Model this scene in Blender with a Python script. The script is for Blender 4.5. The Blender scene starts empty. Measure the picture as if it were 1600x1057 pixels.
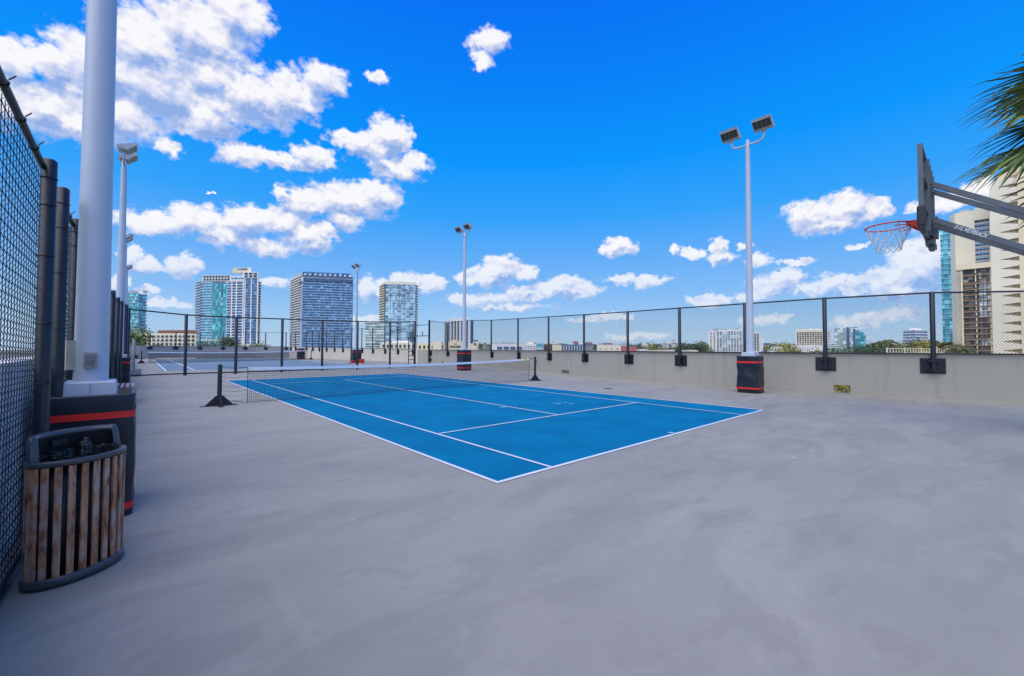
import bpy, math, random
from mathutils import Vector, Matrix
random.seed(7)
R_ = math.radians
scene = bpy.context.scene
col = scene.collection
PI = math.pi

# ------------------------------------------------------------------ camera model
FPX = 649.75
PITCH, YAW, ROLL = 0.02663, 0.728278, 0.00306
CAM = Vector((-2.93, -3.544, 1.468))
F3 = Vector((math.cos(PITCH)*math.sin(YAW), math.cos(PITCH)*math.cos(YAW), math.sin(PITCH)))
R0 = Vector((math.cos(YAW), -math.sin(YAW), 0)); U0 = R0.cross(F3)
R3 = R0*math.cos(ROLL) + U0*math.sin(ROLL)
U3 = -R0*math.sin(ROLL) + U0*math.cos(ROLL)
def ray(u, v): return F3 + R3*((u-800)/FPX) - U3*((v-528.5)/FPX)
def ground(u, v, z=0.0):
    d = ray(u, v); return CAM + d*((z-CAM.z)/d.z)
def at(u, v, depth): return CAM + ray(u, v)*depth
def onx(u, v, X):
    d = ray(u, v); return CAM + d*((X-CAM.x)/d.x)
def ony(u, v, Y):
    d = ray(u, v); return CAM + d*((Y-CAM.y)/d.y)
def zat(p, v):
    """height of the point above/below p that shows at image row v"""
    lo, hi = -60.0, 200.0
    for _ in range(60):
        m = (lo+hi)/2
        q = Vector((p.x, p.y, m)) - CAM
        y = 528.5 - FPX*q.dot(U3)/q.dot(F3)
        if y > v: lo = m
        else: hi = m
    return lo

cam_d = bpy.data.cameras.new("camera"); cam_d.sensor_width = 36; cam_d.sensor_fit = 'HORIZONTAL'
cam_d.lens = 36*FPX/1600; cam_d.clip_end = 20000; cam_d.clip_start = 0.05
cam = bpy.data.objects.new("camera", cam_d); col.objects.link(cam)
M4 = Matrix.Identity(4)
for i in range(3):
    M4[i][0] = R3[i]; M4[i][1] = U3[i]; M4[i][2] = -F3[i]; M4[i][3] = CAM[i]
cam.matrix_world = M4
scene.camera = cam

# ------------------------------------------------------------------ materials
def srgb(r, g, b):
    f = lambda c: (c/255/12.92) if c/255 <= .04045 else ((c/255+.055)/1.055)**2.4
    return (f(r), f(g), f(b))
def new_mat(name):
    m = bpy.data.materials.new(name); m.use_nodes = True
    nt = m.node_tree; b = nt.nodes["Principled BSDF"]
    return m, nt, b
def N(nt, t, **kw):
    n = nt.nodes.new(t)
    for k, v in kw.items(): setattr(n, k, v)
    return n
def mat(name, c, rough=.6, metal=0.0, var=.12, scale=6.0, bump=0.0, bscale=60.0, spec=.5, stretch=None, c2=None):
    m, nt, b = new_mat(name)
    tc = N(nt, "ShaderNodeTexCoord")
    src = tc.outputs["Object"]
    if stretch:
        mp = N(nt, "ShaderNodeMapping"); mp.inputs["Scale"].default_value = stretch
        nt.links.new(src, mp.inputs[0]); src = mp.outputs[0]
    no = N(nt, "ShaderNodeTexNoise"); no.inputs["Scale"].default_value = scale; no.inputs["Detail"].default_value = 6
    nt.links.new(src, no.inputs["Vector"])
    rp = N(nt, "ShaderNodeValToRGB")
    lo = tuple(x*(1-var) for x in c); hi = tuple(min(1, x*(1+var)) for x in c)
    if c2: lo, hi = c, c2
    rp.color_ramp.elements[0].color = (*lo, 1); rp.color_ramp.elements[1].color = (*hi, 1)
    rp.color_ramp.elements[0].position = .3; rp.color_ramp.elements[1].position = .7
    nt.links.new(no.outputs["Fac"], rp.inputs[0]); nt.links.new(rp.outputs[0], b.inputs["Base Color"])
    b.inputs["Roughness"].default_value = rough; b.inputs["Metallic"].default_value = metal
    b.inputs["Specular IOR Level"].default_value = spec
    if bump:
        n2 = N(nt, "ShaderNodeTexNoise"); n2.inputs["Scale"].default_value = bscale; n2.inputs["Detail"].default_value = 4
        nt.links.new(src, n2.inputs["Vector"])
        bp = N(nt, "ShaderNodeBump"); bp.inputs["Strength"].default_value = bump; bp.inputs["Distance"].default_value = .02
        nt.links.new(n2.outputs["Fac"], bp.inputs["Height"]); nt.links.new(bp.outputs[0], b.inputs["Normal"])
    return m

def glass_mat(name, c1, c2, pane=(3.0, 3.2), rough=.12, seed=0.0, lit=.12):
    """far facade glazing: panes that differ (curtains, blinds, tint, painted-in reflections) from a cell noise in object space"""
    m, nt, b = new_mat(name)
    tc = N(nt, "ShaderNodeTexCoord")
    mp = N(nt, "ShaderNodeMapping"); mp.inputs["Scale"].default_value = (1/pane[0], 1/pane[0], 1/pane[1])
    mp.inputs["Location"].default_value = (seed, seed*1.7, .31)
    nt.links.new(tc.outputs["Object"], mp.inputs[0])
    fl = N(nt, "ShaderNodeVectorMath", operation='FLOOR'); nt.links.new(mp.outputs[0], fl.inputs[0])
    wn = N(nt, "ShaderNodeTexWhiteNoise", noise_dimensions='3D'); nt.links.new(fl.outputs[0], wn.inputs["Vector"])
    rp = N(nt, "ShaderNodeValToRGB"); e = rp.color_ramp.elements
    rp.color_ramp.interpolation = 'LINEAR'
    e[0].color = (*c1, 1); e[1].color = (*c2, 1); e[1].position = .8
    x = e.new(1-lit*.5); x.color = (*[min(1, v*1.9+.06) for v in c2], 1)
    nt.links.new(wn.outputs["Value"], rp.inputs[0]); nt.links.new(rp.outputs[0], b.inputs["Base Color"])
    b.inputs["Roughness"].default_value = rough; b.inputs["Specular IOR Level"].default_value = .8
    return m

M = {}
M['black_metal'] = mat('black_powder_coat', (.014,.016,.021), .42, 0, .25, 9)
M['wire'] = mat('black_vinyl_wire', (.014,.018,.026), .5, 0, .1, 3)
M['pole_white'] = mat('white_painted_steel', (.50,.55,.62), .38, 0, .05, 2.5)
M['lamp_grey'] = mat('grey_lamp_housing', (.46,.48,.50), .45, .1, .12, 9)
M['lens'] = mat('dark_lamp_lens', (.05,.05,.045), .12, 0, .3, 30)
M['lens_amber'] = mat('lamp_reflector_glass', (.30,.27,.17), .15, 0, .45, 14)
M['vinyl'] = mat('black_vinyl_pad', (.010,.014,.024), .42, 0, .3, 5, .35, 7)
M['red_tape'] = mat('red_band', (.80,.022,.016), .45, 0, .08, 8)
M['concrete'] = mat('grey_concrete', (.36,.355,.34), .85, 0, .12, 1.1, .25, 30)
M['bracket_bolt'] = mat('weathered_steel', (.25,.25,.25), .5, .4, .2, 20)
M['bin_metal'] = mat('dark_grey_bin_metal', (.075,.08,.088), .33, .2, .15, 10)
M['bag'] = mat('black_bin_liner', (.010,.010,.012), .22, 0, .3, 20, .8, 25)
M['cast_black'] = mat('black_net_post_paint', (.016,.018,.024), .45, 0, .2, 10)
M['net_black'] = mat('dark_net_cord', (.012,.016,.03), .7, 0, .1, 3)
M['net_white'] = mat('white_net_band', (.86,.88,.90), .7, 0, .04, 5)
M['court_wht'] = mat('white_court_line', (.74,.76,.78), .6, 0, .10, 3)
M['yellow'] = mat('yellow_tag', (.65,.60,.05), .5, 0, .1, 9)
M['sign_green'] = mat('green_sign', (.10,.22,.10), .5, 0, .2, 3)
M['bench_wood'] = mat('bleached_bench_wood', (.46,.39,.34), .7, 0, .25, 3, stretch=(8,1,1))
M['hoop_grey'] = mat('slate_grey_hoop_steel', (.10,.116,.132), .42, .2, .15, 7)
M['rim_red'] = mat('orange_red_rim', (.75,.055,.025), .42, 0, .08, 9)
M['net_cord'] = mat('pale_net_cord', (.74,.74,.72), .8, 0, .15, 30)
M['pad_black'] = mat('black_edge_pad', (.016,.018,.022), .5, 0, .1, 9)
M['letter'] = mat('pale_lettering', (.62,.64,.66), .5, 0, .05, 9)
M['red_plastic'] = mat('red_plastic', (.62,.03,.02), .4, 0, .1, 9)
M['wht'] = mat('white_render', (.90,.86,.78), .8, 0, .05, .08)
M['cream'] = mat('cream_render', (.90,.74,.47), .85, 0, .05, .06)
M['cream_lt'] = mat('pale_cream_render', (.92,.81,.59), .85, 0, .05, .06)
M['tan'] = mat('tan_render', (.44,.35,.21), .85, 0, .10, .2)
M['greyw'] = mat('light_grey_render', (.50,.51,.52), .8, 0, .08, .1)
M['midgrey'] = mat('mid_grey_render', (.28,.285,.30), .8, 0, .12, .1)
M['brown'] = mat('brown_panel', (.16,.085,.05), .6, 0, .35, .5)
M['tile'] = mat('terracotta_roof', (.36,.14,.085), .85, 0, .2, .8)
M['pinkred'] = mat('faded_red_wall', (.55,.14,.15), .8, 0, .15, .15)
M['slateblue'] = mat('blue_grey_panel', (.10,.15,.25), .5, 0, .2, .2)
M['darkwin'] = glass_mat('dark_window_glass', (.012,.016,.02), (.07,.085,.095), (2,2.6))
M['teal'] = glass_mat('teal_glass', (.03,.26,.33), (.16,.52,.57), (2.4,3.2), .15, 3)
M['teal_d'] = glass_mat('deep_teal_glass', (.02,.30,.33), (.07,.54,.54), (2.4,3.2), .15, 5)
M['bluegl'] = glass_mat('blue_glass', (.035,.10,.21), (.12,.25,.42), (2.6,3.2), .12, 9, .04)
M['steelgl'] = glass_mat('grey_blue_glass', (.06,.12,.17), (.28,.42,.48), (3.4,3.2), .15, 12, .35)
M['mosaic'] = glass_mat('patterned_glass', (.06,.13,.17), (.36,.50,.52), (4.2,3.2), .2, 15, .5)
M['paleglass'] = glass_mat('pale_green_glass', (.34,.46,.42), (.48,.58,.52), (2.2,3), .25, 17)
M['balcgl'] = glass_mat('balcony_glazing', (.035,.025,.02), (.26,.20,.14), (1.6,3), .2, 19, .3)
M['brightgl'] = glass_mat('painted_sky_reflection', (.22,.23,.24), (.62,.60,.56), (1.7,1.6), .2, 23, .4)  # bright sky reflection painted into the pane colour
M['rail_lt'] = mat('blue_white_rail_glass', (.50,.64,.74), .3, 0, .12, .4)
M['trunk'] = mat('grey_brown_bark', (.15,.11,.08), .9, 0, .3, 5, .5, 20)
M['roof'] = mat('pale_roof_membrane', (.62,.62,.60), .85, 0, .08, .1)

def leaf_mat(name, c1, c2):
    m, nt, b = new_mat(name)
    g = N(nt, "ShaderNodeNewGeometry")
    rp = N(nt, "ShaderNodeValToRGB"); e = rp.color_ramp.elements
    e[0].color = (*c1, 1); e[1].color = (*c2, 1)
    nt.links.new(g.outputs["Random Per Island"], rp.inputs[0]); nt.links.new(rp.outputs[0], b.inputs["Base Color"])
    b.inputs["Roughness"].default_value = .6
    return m
M['leaf'] = leaf_mat('green_leaves', (.045,.095,.02), (.20,.26,.05))
M['leaf_y'] = leaf_mat('yellow_green_leaves', (.16,.17,.02), (.50,.42,.06))
M['leaf_d'] = leaf_mat('dark_leaves', (.04,.075,.03), (.12,.18,.06))
M['frond'] = leaf_mat('palm_blades', (.035,.10,.018), (.24,.29,.05))
M['palmleaf'] = leaf_mat('distant_palm_fronds', (.05,.07,.012), (.20,.17,.03))

def deck_mat():
    m, nt, b = new_mat('grey_deck_coating')
    L = nt.links.new
    tc = N(nt, "ShaderNodeTexCoord"); P = tc.outputs["Object"]
    def noise(s, d, stretch=None, dist=0):
        n = N(nt, "ShaderNodeTexNoise"); n.inputs["Scale"].default_value = s; n.inputs["Detail"].default_value = d
        n.inputs["Distortion"].default_value = dist
        if stretch:
            mp = N(nt, "ShaderNodeMapping"); mp.inputs["Scale"].default_value = stretch; L(P, mp.inputs[0]); L(mp.outputs[0], n.inputs["Vector"])
        else: L(P, n.inputs["Vector"])
        return n.outputs["Fac"]
    def mix(a, f, c, mode='MIX'):
        x = N(nt, "ShaderNodeMix", data_type='RGBA', blend_type=mode)
        if isinstance(f, float): x.inputs[0].default_value = f
        else: L(f, x.inputs[0])
        if isinstance(a, tuple): x.inputs[6].default_value = (*a, 1)
        else: L(a, x.inputs[6])
        if isinstance(c, tuple): x.inputs[7].default_value = (*c, 1)
        else: L(c, x.inputs[7])
        return x.outputs[2]
    def ramp(f, a, bb):
        r = N(nt, "ShaderNodeMapRange"); r.inputs[1].default_value = a; r.inputs[2].default_value = bb; L(f, r.inputs[0]); return r.outputs[0]
    base = mix((0.303,0.281,0.220), ramp(noise(.35, 5, None, .6), .3, .7), (0.398,0.370,0.288))
    base = mix(base, ramp(noise(1.3, 7, (.45,1.2,1), .8), .47, .72), (0.279,0.262,0.206))     # damp-looking cloudy stains
    # a faint worn line
    a_, b_ = ground(398,866), ground(530,1075); dv = (b_-a_); ang = math.atan2(dv.y, dv.x)
    mp = N(nt, "ShaderNodeMapping"); mp.vector_type = 'TEXTURE'; mp.inputs["Location"].default_value = (a_.x, a_.y, 0); mp.inputs["Rotation"].default_value = (0, 0, ang); L(P, mp.inputs[0])
    sp_ = N(nt, "ShaderNodeSeparateXYZ"); L(mp.outputs[0], sp_.inputs[0])
    def m2(op, a, b2):
        n = N(nt, "ShaderNodeMath", operation=op); n.use_clamp = True
        for i, x in enumerate((a, b2)):
            if isinstance(x, (int, float)): n.inputs[i].default_value = x
            else: L(x, n.inputs[i])
        return n.outputs[0]
    ab = N(nt, "ShaderNodeMath", operation='ABSOLUTE'); L(sp_.outputs[1], ab.inputs[0])
    ln_ = m2('MULTIPLY', ramp(ab.outputs[0], .042, .030), m2('MULTIPLY', ramp(sp_.outputs[0], -.02, .25), ramp(sp_.outputs[0], dv.length+.05, dv.length-.5)))
    ln_ = m2('MULTIPLY', ln_, ramp(noise(9, 5), .2, .75))
    base = mix(base, m2('MULTIPLY', ln_, .62), (0.442,0.408,0.324))
    base = mix(base, m2('MULTIPLY', ramp(noise(2.1, 9, (.5,1,1), .4), .62, .80), .45), (0.422,0.389,0.306))
    base = mix(base, m2('MULTIPLY', ramp(noise(.55, 8, (.35,1.3,1), .9), .50, .68), .75), (0.257,0.243,0.194))
    fine = ramp(noise(140, 4), .25, .75)
    base = mix(base, .30, mix((0.262,0.241,0.189), fine, (0.428,0.402,0.312)))
    base = mix(base, m2('MULTIPLY', ramp(noise(11, 6, None, .3), .5, .75), .35), (0.274,0.257,0.203))
    base = mix(base, m2('MULTIPLY', ramp(noise(1.9, 12, (.45,1.1,1), 1.2), .54, .62), .38), (0.255,0.238,0.190))
    base = mix(base, m2('MULTIPLY', ramp(noise(5.0, 12, (.8,1,1), .6), .60, .68), .16), (0.44,0.41,0.33))
    v2 = N(nt, "ShaderNodeTexVoronoi"); v2.inputs["Scale"].default_value = 3.1; L(P, v2.inputs["Vector"])
    base = mix(base, m2('MULTIPLY', ramp(v2.outputs["Distance"], .034, .020), ramp(noise(.8, 2), .5, .6)), (.56,.54,.46))
    # small pale chips
    vo = N(nt, "ShaderNodeTexVoronoi"); vo.inputs["Scale"].default_value = 1.15; L(P, vo.inputs["Vector"])
    chip = N(nt, "ShaderNodeMath", operation='LESS_THAN'); L(vo.outputs["Distance"], chip.inputs[0]); chip.inputs[1].default_value = .026
    base = mix(base, chip.outputs[0], (0.619,0.586,0.473))
    L(base, b.inputs["Base Color"])
    L(ramp(noise(1.1, 6), .2, .9), b.inputs["Roughness"])
    rr = N(nt, "ShaderNodeMapRange"); rr.inputs[3].default_value = .55; rr.inputs[4].default_value = .8; L(noise(1.0, 6), rr.inputs[0]); L(rr.outputs[0], b.inputs["Roughness"])
    bp = N(nt, "ShaderNodeBump"); bp.inputs["Strength"].default_value = .25; bp.inputs["Distance"].default_value = .006
    L(noise(160, 4), bp.inputs["Height"]); L(bp.outputs[0], b.inputs["Normal"])
    return m
M['deck'] = deck_mat()
M['court'] = mat('blue_court_coating', (.0,.140,.270), .8, 0, .2, 1.1, .15, 140, spec=.08, c2=(.0,.200,.355))
M['court2'] = mat('faded_blue_court_coating', (.125,.20,.245), .7, 0, .2, .3, c2=(.175,.245,.275))
M['streak'] = mat('worn_pale_streak', (.385,.365,.30), .7, 0, .12, 4)
M['scuff'] = mat('pale_scuff', (.16,.38,.62), .7, 0, .25, 30)
def wall_mat(name, c, k=.10):
    m, nt, b = new_mat(name); L = nt.links.new
    tc = N(nt, "ShaderNodeTexCoord")
    def no(stretch, sc, det):
        mp = N(nt, "ShaderNodeMapping"); mp.inputs["Scale"].default_value = stretch; L(tc.outputs["Object"], mp.inputs[0])
        n = N(nt, "ShaderNodeTexNoise"); n.inputs["Scale"].default_value = sc; n.inputs["Detail"].default_value = det; n.inputs["Roughness"].default_value = .6; L(mp.outputs[0], n.inputs["Vector"]); return n.outputs["Fac"]
    def mx(a, f, c2, lo, hi, k2):
        r = N(nt, "ShaderNodeMapRange"); r.inputs[1].default_value = lo; r.inputs[2].default_value = hi; r.inputs[4].default_value = k2; L(f, r.inputs[0])
        x = N(nt, "ShaderNodeMix", data_type='RGBA'); L(r.outputs[0], x.inputs[0])
        if isinstance(a, tuple): x.inputs[6].default_value = (*a, 1)
        else: L(a, x.inputs[6])
        x.inputs[7].default_value = (*c2, 1); return x.outputs[2]
    v = mx(tuple(q*.97 for q in c), no((1,1,1), .6, 6), tuple(q*1.06 for q in c), .3, .7, 1)
    v = mx(v, no((3.2,3.2,.18), 1.0, 7), tuple(q*.80 for q in c), .52, .70, .6)       # rain runs down the face
    v = mx(v, no((1,1,2.5), 2.2, 8), tuple(q*1.12 for q in c), .60, .72, .5)          # trowel patches
    v = mx(v, no((1,1,1), 30, 3), tuple(q*.86 for q in c), .45, .75, .35)
    L(v, b.inputs["Base Color"]); b.inputs["Roughness"].default_value = .85
    bp = N(nt, "ShaderNodeBump"); bp.inputs["Strength"].default_value = .3; bp.inputs["Distance"].default_value = .01; L(no((1,1,1), 45, 4), bp.inputs["Height"]); L(bp.outputs[0], b.inputs["Normal"])
    return m
M['parapet'] = wall_mat('grey_painted_parapet', (.385,.360,.292))
M['parapet_painted_sun'] = wall_mat('painted_sunlight_parapet', (.64,.58,.47))  # far stretch of the grey wall, sunlight put into its colour
M['parapet_white'] = wall_mat('pale_parapet', (.78,.77,.74))

def wood_mat():
    m, nt, b = new_mat('weathered_ipe_slats'); L = nt.links.new
    tc = N(nt, "ShaderNodeTexCoord")
    oi = N(nt, "ShaderNodeObjectInfo")
    ad = N(nt, "ShaderNodeVectorMath", operation='ADD'); L(tc.outputs["Object"], ad.inputs[0])
    cb = N(nt, "ShaderNodeCombineXYZ"); L(oi.outputs["Random"], cb.inputs[2])
    sc = N(nt, "ShaderNodeVectorMath", operation='SCALE'); L(cb.outputs[0], sc.inputs[0]); sc.inputs["Scale"].default_value = 9; L(sc.outputs[0], ad.inputs[1])
    mp = N(nt, "ShaderNodeMapping"); mp.inputs["Scale"].default_value = (30,30,6.5); L(ad.outputs[0], mp.inputs[0])
    n1 = N(nt, "ShaderNodeTexNoise"); n1.inputs["Scale"].default_value = 1.0; n1.inputs["Detail"].default_value = 8; n1.inputs["Distortion"].default_value = .8; L(mp.outputs[0], n1.inputs["Vector"])
    rp = N(nt, "ShaderNodeValToRGB"); e = rp.color_ramp.elements
    e[0].color = (.09,.035,.018,1); e[0].position = .3; e[1].color = (.60,.37,.235,1); e[1].position = .72
    x = e.new(.5); x.color = (.43,.165,.068,1)
    L(n1.outputs["Fac"], rp.inputs[0])
    n2 = N(nt, "ShaderNodeTexNoise"); n2.inputs["Scale"].default_value = 11; n2.inputs["Detail"].default_value = 6; L(ad.outputs[0], n2.inputs["Vector"])
    r2 = N(nt, "ShaderNodeMapRange"); r2.inputs[1].default_value = .48; r2.inputs[2].default_value = .62; r2.inputs[4].default_value = .6; L(n2.outputs["Fac"], r2.inputs[0])
    mx = N(nt, "ShaderNodeMix", data_type='RGBA'); L(r2.outputs[0], mx.inputs[0]); L(rp.outputs[0], mx.inputs[6]); mx.inputs[7].default_value = (.44,.345,.295,1)
    L(mx.outputs[2], b.inputs["Base Color"]); b.inputs["Roughness"].default_value = .62
    bp = N(nt, "ShaderNodeBump"); bp.inputs["Strength"].default_value = .5; bp.inputs["Distance"].default_value = .004
    L(n1.outputs["Fac"], bp.inputs["Height"]); L(bp.outputs[0], b.inputs["Normal"])
    return m
M['slat'] = wood_mat()

# ------------------------------------------------------------------ mesh helpers
class MB:
    def __init__(s): s.v = []; s.f = []; s.sm = []
    def add(s, vs, fs, smooth=False):
        b = len(s.v); s.v += [tuple(x) for x in vs]
        s.f += [tuple(b+i for i in f) for f in fs]; s.sm += [smooth]*len(fs)
    def box(s, c, size, rot=None):
        hx, hy, hz = (x/2 for x in size)
        p = [Vector((sx*hx, sy*hy, sz*hz)) for sz in (-1,1) for sy in (-1,1) for sx in (-1,1)]
        if rot is not None: p = [rot @ q for q in p]
        c = Vector(c)
        s.add([q+c for q in p], [(0,2,3,1),(4,5,7,6),(0,1,5,4),(2,6,7,3),(0,4,6,2),(1,3,7,5)])
    def box2(s, a, b):
        a, b = Vector(a), Vector(b); s.box((a+b)/2, [abs(x) for x in (b-a)])
    def bevbox(s, a, b, r=.02, zonly=False):
        a, b = Vector(a), Vector(b)
        x0, y0, z0 = (min(a[i], b[i]) for i in range(3)); x1, y1, z1 = (max(a[i], b[i]) for i in range(3))
        def ring(i, z):
            o = []
            for cx, cy, st in ((x1-r, y1-r, 0), (x0+r, y1-r, 90), (x0+r, y0+r, 180), (x1-r, y0+r, 270)):
                for k in range(4):
                    t = R_(st + 30*k); o.append((cx+(r-i)*math.cos(t), cy+(r-i)*math.sin(t), z))
            return o
        rings = [ring(0, z0), ring(0, z1)] if zonly else [ring(r*.7, z0), ring(0, z0+r), ring(0, z1-r), ring(r*.3, z1-r*.3), ring(r*.8, z1)]
        n = 16; vs = [q for g in rings for q in g]; fs = []
        for k in range(len(rings)-1):
            for i in range(n): fs.append((k*n+i, k*n+(i+1)%n, (k+1)*n+(i+1)%n, (k+1)*n+i))
        fs.append(tuple(range(n-1, -1, -1))); fs.append(tuple((len(rings)-1)*n+i for i in range(n)))
        s.add(vs, fs)
    def bar(s, a, b, w, h=None, up=Vector((0,0,1)), caps=True):
        a, b = Vector(a), Vector(b); h = h or w
        d = (b-a).normalized(); x = d.cross(up)
        if x.length < 1e-4: x = d.cross(Vector((1,0,0)))
        x.normalize(); y = x.cross(d)
        vs = [p + x*sx*w/2 + y*sy*h/2 for p in (a, b) for sx, sy in ((-1,-1),(1,-1),(1,1),(-1,1))]
        fs = [(0,4,5,1),(1,5,6,2),(2,6,7,3),(3,7,4,0)]
        if caps: fs += [(0,1,2,3),(7,6,5,4)]
        s.add(vs, fs)
    def tube(s, pts, r, n=12, caps=True, closed=False):
        pts = [Vector(p) for p in pts]; k = len(pts)
        rs = r if isinstance(r, (list, tuple)) else [r]*k
        vs = []; fs = []; ref = None
        for i, p in enumerate(pts):
            if closed: d = pts[(i+1) % k]-pts[i-1]
            else: d = pts[min(i+1, k-1)]-pts[max(i-1, 0)]
            d.normalize()
            if ref is None:
                ref = d.cross(Vector((0,0,1)))
                if ref.length < 1e-3: ref = d.cross(Vector((1,0,0)))
            x = (ref - d*ref.dot(d)).normalized(); ref = x; y = d.cross(x)
            vs += [p + (x*math.cos(2*PI*j/n) + y*math.sin(2*PI*j/n))*rs[i] for j in range(n)]
        for i in range(k if closed else k-1):
            a, b = i*n, ((i+1) % k)*n
            for j in range(n): fs.append((a+j, a+(j+1) % n, b+(j+1) % n, b+j))
        s.add(vs, fs, True)
        if caps and not closed:
            s.add(vs[:n], [tuple(range(n-1,-1,-1))]); s.add(vs[-n:], [tuple(range(n))])
    def prism(s, pts, z0, z1, caps=True):
        n = len(pts)
        ar = sum(pts[i][0]*pts[(i+1)%n][1]-pts[(i+1)%n][0]*pts[i][1] for i in range(n))
        if ar < 0: pts = pts[::-1]
        vs = [(p[0], p[1], z0) for p in pts] + [(p[0], p[1], z1) for p in pts]
        fs = [(i, (i+1) % n, n+(i+1) % n, n+i) for i in range(n)]
        if caps: fs += [tuple(range(n-1,-1,-1)), tuple(range(n, 2*n))]
        s.add(vs, fs)
    def extrude(s, prof, f0, f1):
        """profile points mapped by two functions to 3D (both ends), capped"""
        n = len(prof); vs = [f0(p) for p in prof] + [f1(p) for p in prof]
        s.add(vs, [(i, (i+1) % n, n+(i+1) % n, n+i) for i in range(n)] + [tuple(range(n-1,-1,-1)), tuple(range(n, 2*n))])
    def quad(s, a, b, c, d): s.add([a, b, c, d], [(0,1,2,3)])
    def mesh(s, name, m):
        me = bpy.data.meshes.new(name); me.from_pydata(s.v, [], s.f)
        if any(s.sm): me.polygons.foreach_set("use_smooth", s.sm)
        if m is not None: me.materials.append(m)
        me.update(); return me
    def build(s, name, m, parent=None, off=None):
        """off: origin of the object in world space (vertices are given in world space)"""
        if parent is not None: off = parent_off[parent.name]
        if off is None: off = Vector((0,0,0))
        off = Vector(off)
        if off.length > 0: s.v = [tuple(Vector(q)-off) for q in s.v]
        o = bpy.data.objects.new(name, s.mesh(name, m)); col.objects.link(o)
        if parent is not None: o.parent = parent
        else: o.location = off
        parent_off[o.name] = off
        return o
parent_off = {}
def tag(o, label=None, cat=None, group=None, kind=None):
    if label: o['label'] = label
    if cat: o['category'] = cat
    if group: o['group'] = group
    if kind: o['kind'] = kind
    return o
def thing(name, loc, label, cat, group=None):
    o = bpy.data.objects.new(name, None); col.objects.link(o); o.location = loc; o.empty_display_size = .2
    parent_off[o.name] = Vector(loc)
    return tag(o, label, cat, group)
def copy_tree(o, parent=None):
    c = o.copy(); col.objects.link(c)
    if parent is not None: c.parent = parent
    parent_off[c.name] = parent_off.get(o.name, Vector((0,0,0)))
    for ch in list(o.children): copy_tree(ch, c)
    return c

# ------------------------------------------------------------------ sky, sun
SUN = Vector((-.93, -.32, 0)).normalized(); EL = R_(57)
SUNV = Vector((SUN.x*math.cos(EL), SUN.y*math.cos(EL), math.sin(EL)))
sd = bpy.data.lights.new("sun", 'SUN'); sd.energy = 3.25; sd.angle = R_(75); sd.color = (1.0,.945,.86)
so = bpy.data.objects.new("sun", sd); col.objects.link(so)
so.rotation_euler = (-SUNV).to_track_quat('-Z', 'Y').to_euler(); so.location = (-40,20,60)

w = bpy.data.worlds.new("World"); scene.world = w; w.use_nodes = True
nt = w.node_tree; nt.nodes.clear(); L = nt.links.new
out = N(nt, "ShaderNodeOutputWorld"); bg = N(nt, "ShaderNodeBackground"); L(bg.outputs[0], out.inputs[0])
bg.inputs["Strength"].default_value = .1
sky = N(nt, "ShaderNodeTexSky", sky_type='NISHITA'); sky.sun_disc = False
sky.sun_elevation = EL; sky.sun_rotation = math.atan2(SUNV.x, SUNV.y)
tc = N(nt, "ShaderNodeTexCoord"); sep = N(nt, "ShaderNodeSeparateXYZ"); L(tc.outputs["Generated"], sep.inputs[0])
def mth(op, a, b=None, c=None, clamp=False):
    n = N(nt, "ShaderNodeMath", operation=op); n.use_clamp = clamp
    for i, x in enumerate((a, b, c)):
        if x is None: continue
        if isinstance(x, (int, float)): n.inputs[i].default_value = x
        else: L(x, n.inputs[i])
    return n.outputs[0]
def vmth(op, a, b):
    n = N(nt, "ShaderNodeVectorMath", operation=op)
    for i, x in enumerate((a, b)):
        if isinstance(x, tuple): n.inputs[i].default_value = x
        else: L(x, n.inputs[i])
    return n.outputs[0]
el = mth('ARCSINE', sep.outputs[2]); az = mth('ARCTAN2', sep.outputs[0], sep.outputs[1])
cxy = N(nt, "ShaderNodeCombineXYZ"); L(az, cxy.inputs[0]); L(el, cxy.inputs[1])
grad = N(nt, "ShaderNodeValToRGB"); L(sep.outputs[2], grad.inputs[0]); ce = grad.color_ramp.elements
stops = [(0.0,(186,212,238)), (.05,(168,206,241)), (.12,(134,190,247)), (.21,(98,174,250)), (.30,(48,163,253)), (.41,(0,151,255)), (.52,(0,134,251)), (.65,(0,114,246)), (1.0,(0,90,222))]
ce[0].position = 0; ce[0].color = (*srgb(*stops[0][1]), 1); ce[1].position = 1; ce[1].color = (*srgb(*stops[-1][1]), 1)
for p_, c_ in stops[1:-1]:
    x = ce.new(p_); x.color = (*srgb(*c_), 1)
gm = N(nt, "ShaderNodeVectorMath", operation='SCALE'); L(grad.outputs[0], gm.inputs[0]); gm.inputs["Scale"].default_value = 10.0
mixs = N(nt, "ShaderNodeMix", data_type='RGBA'); mixs.inputs[0].default_value = .97; L(sky.outputs[0], mixs.inputs[6]); L(gm.outputs[0], mixs.inputs[7])

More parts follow.
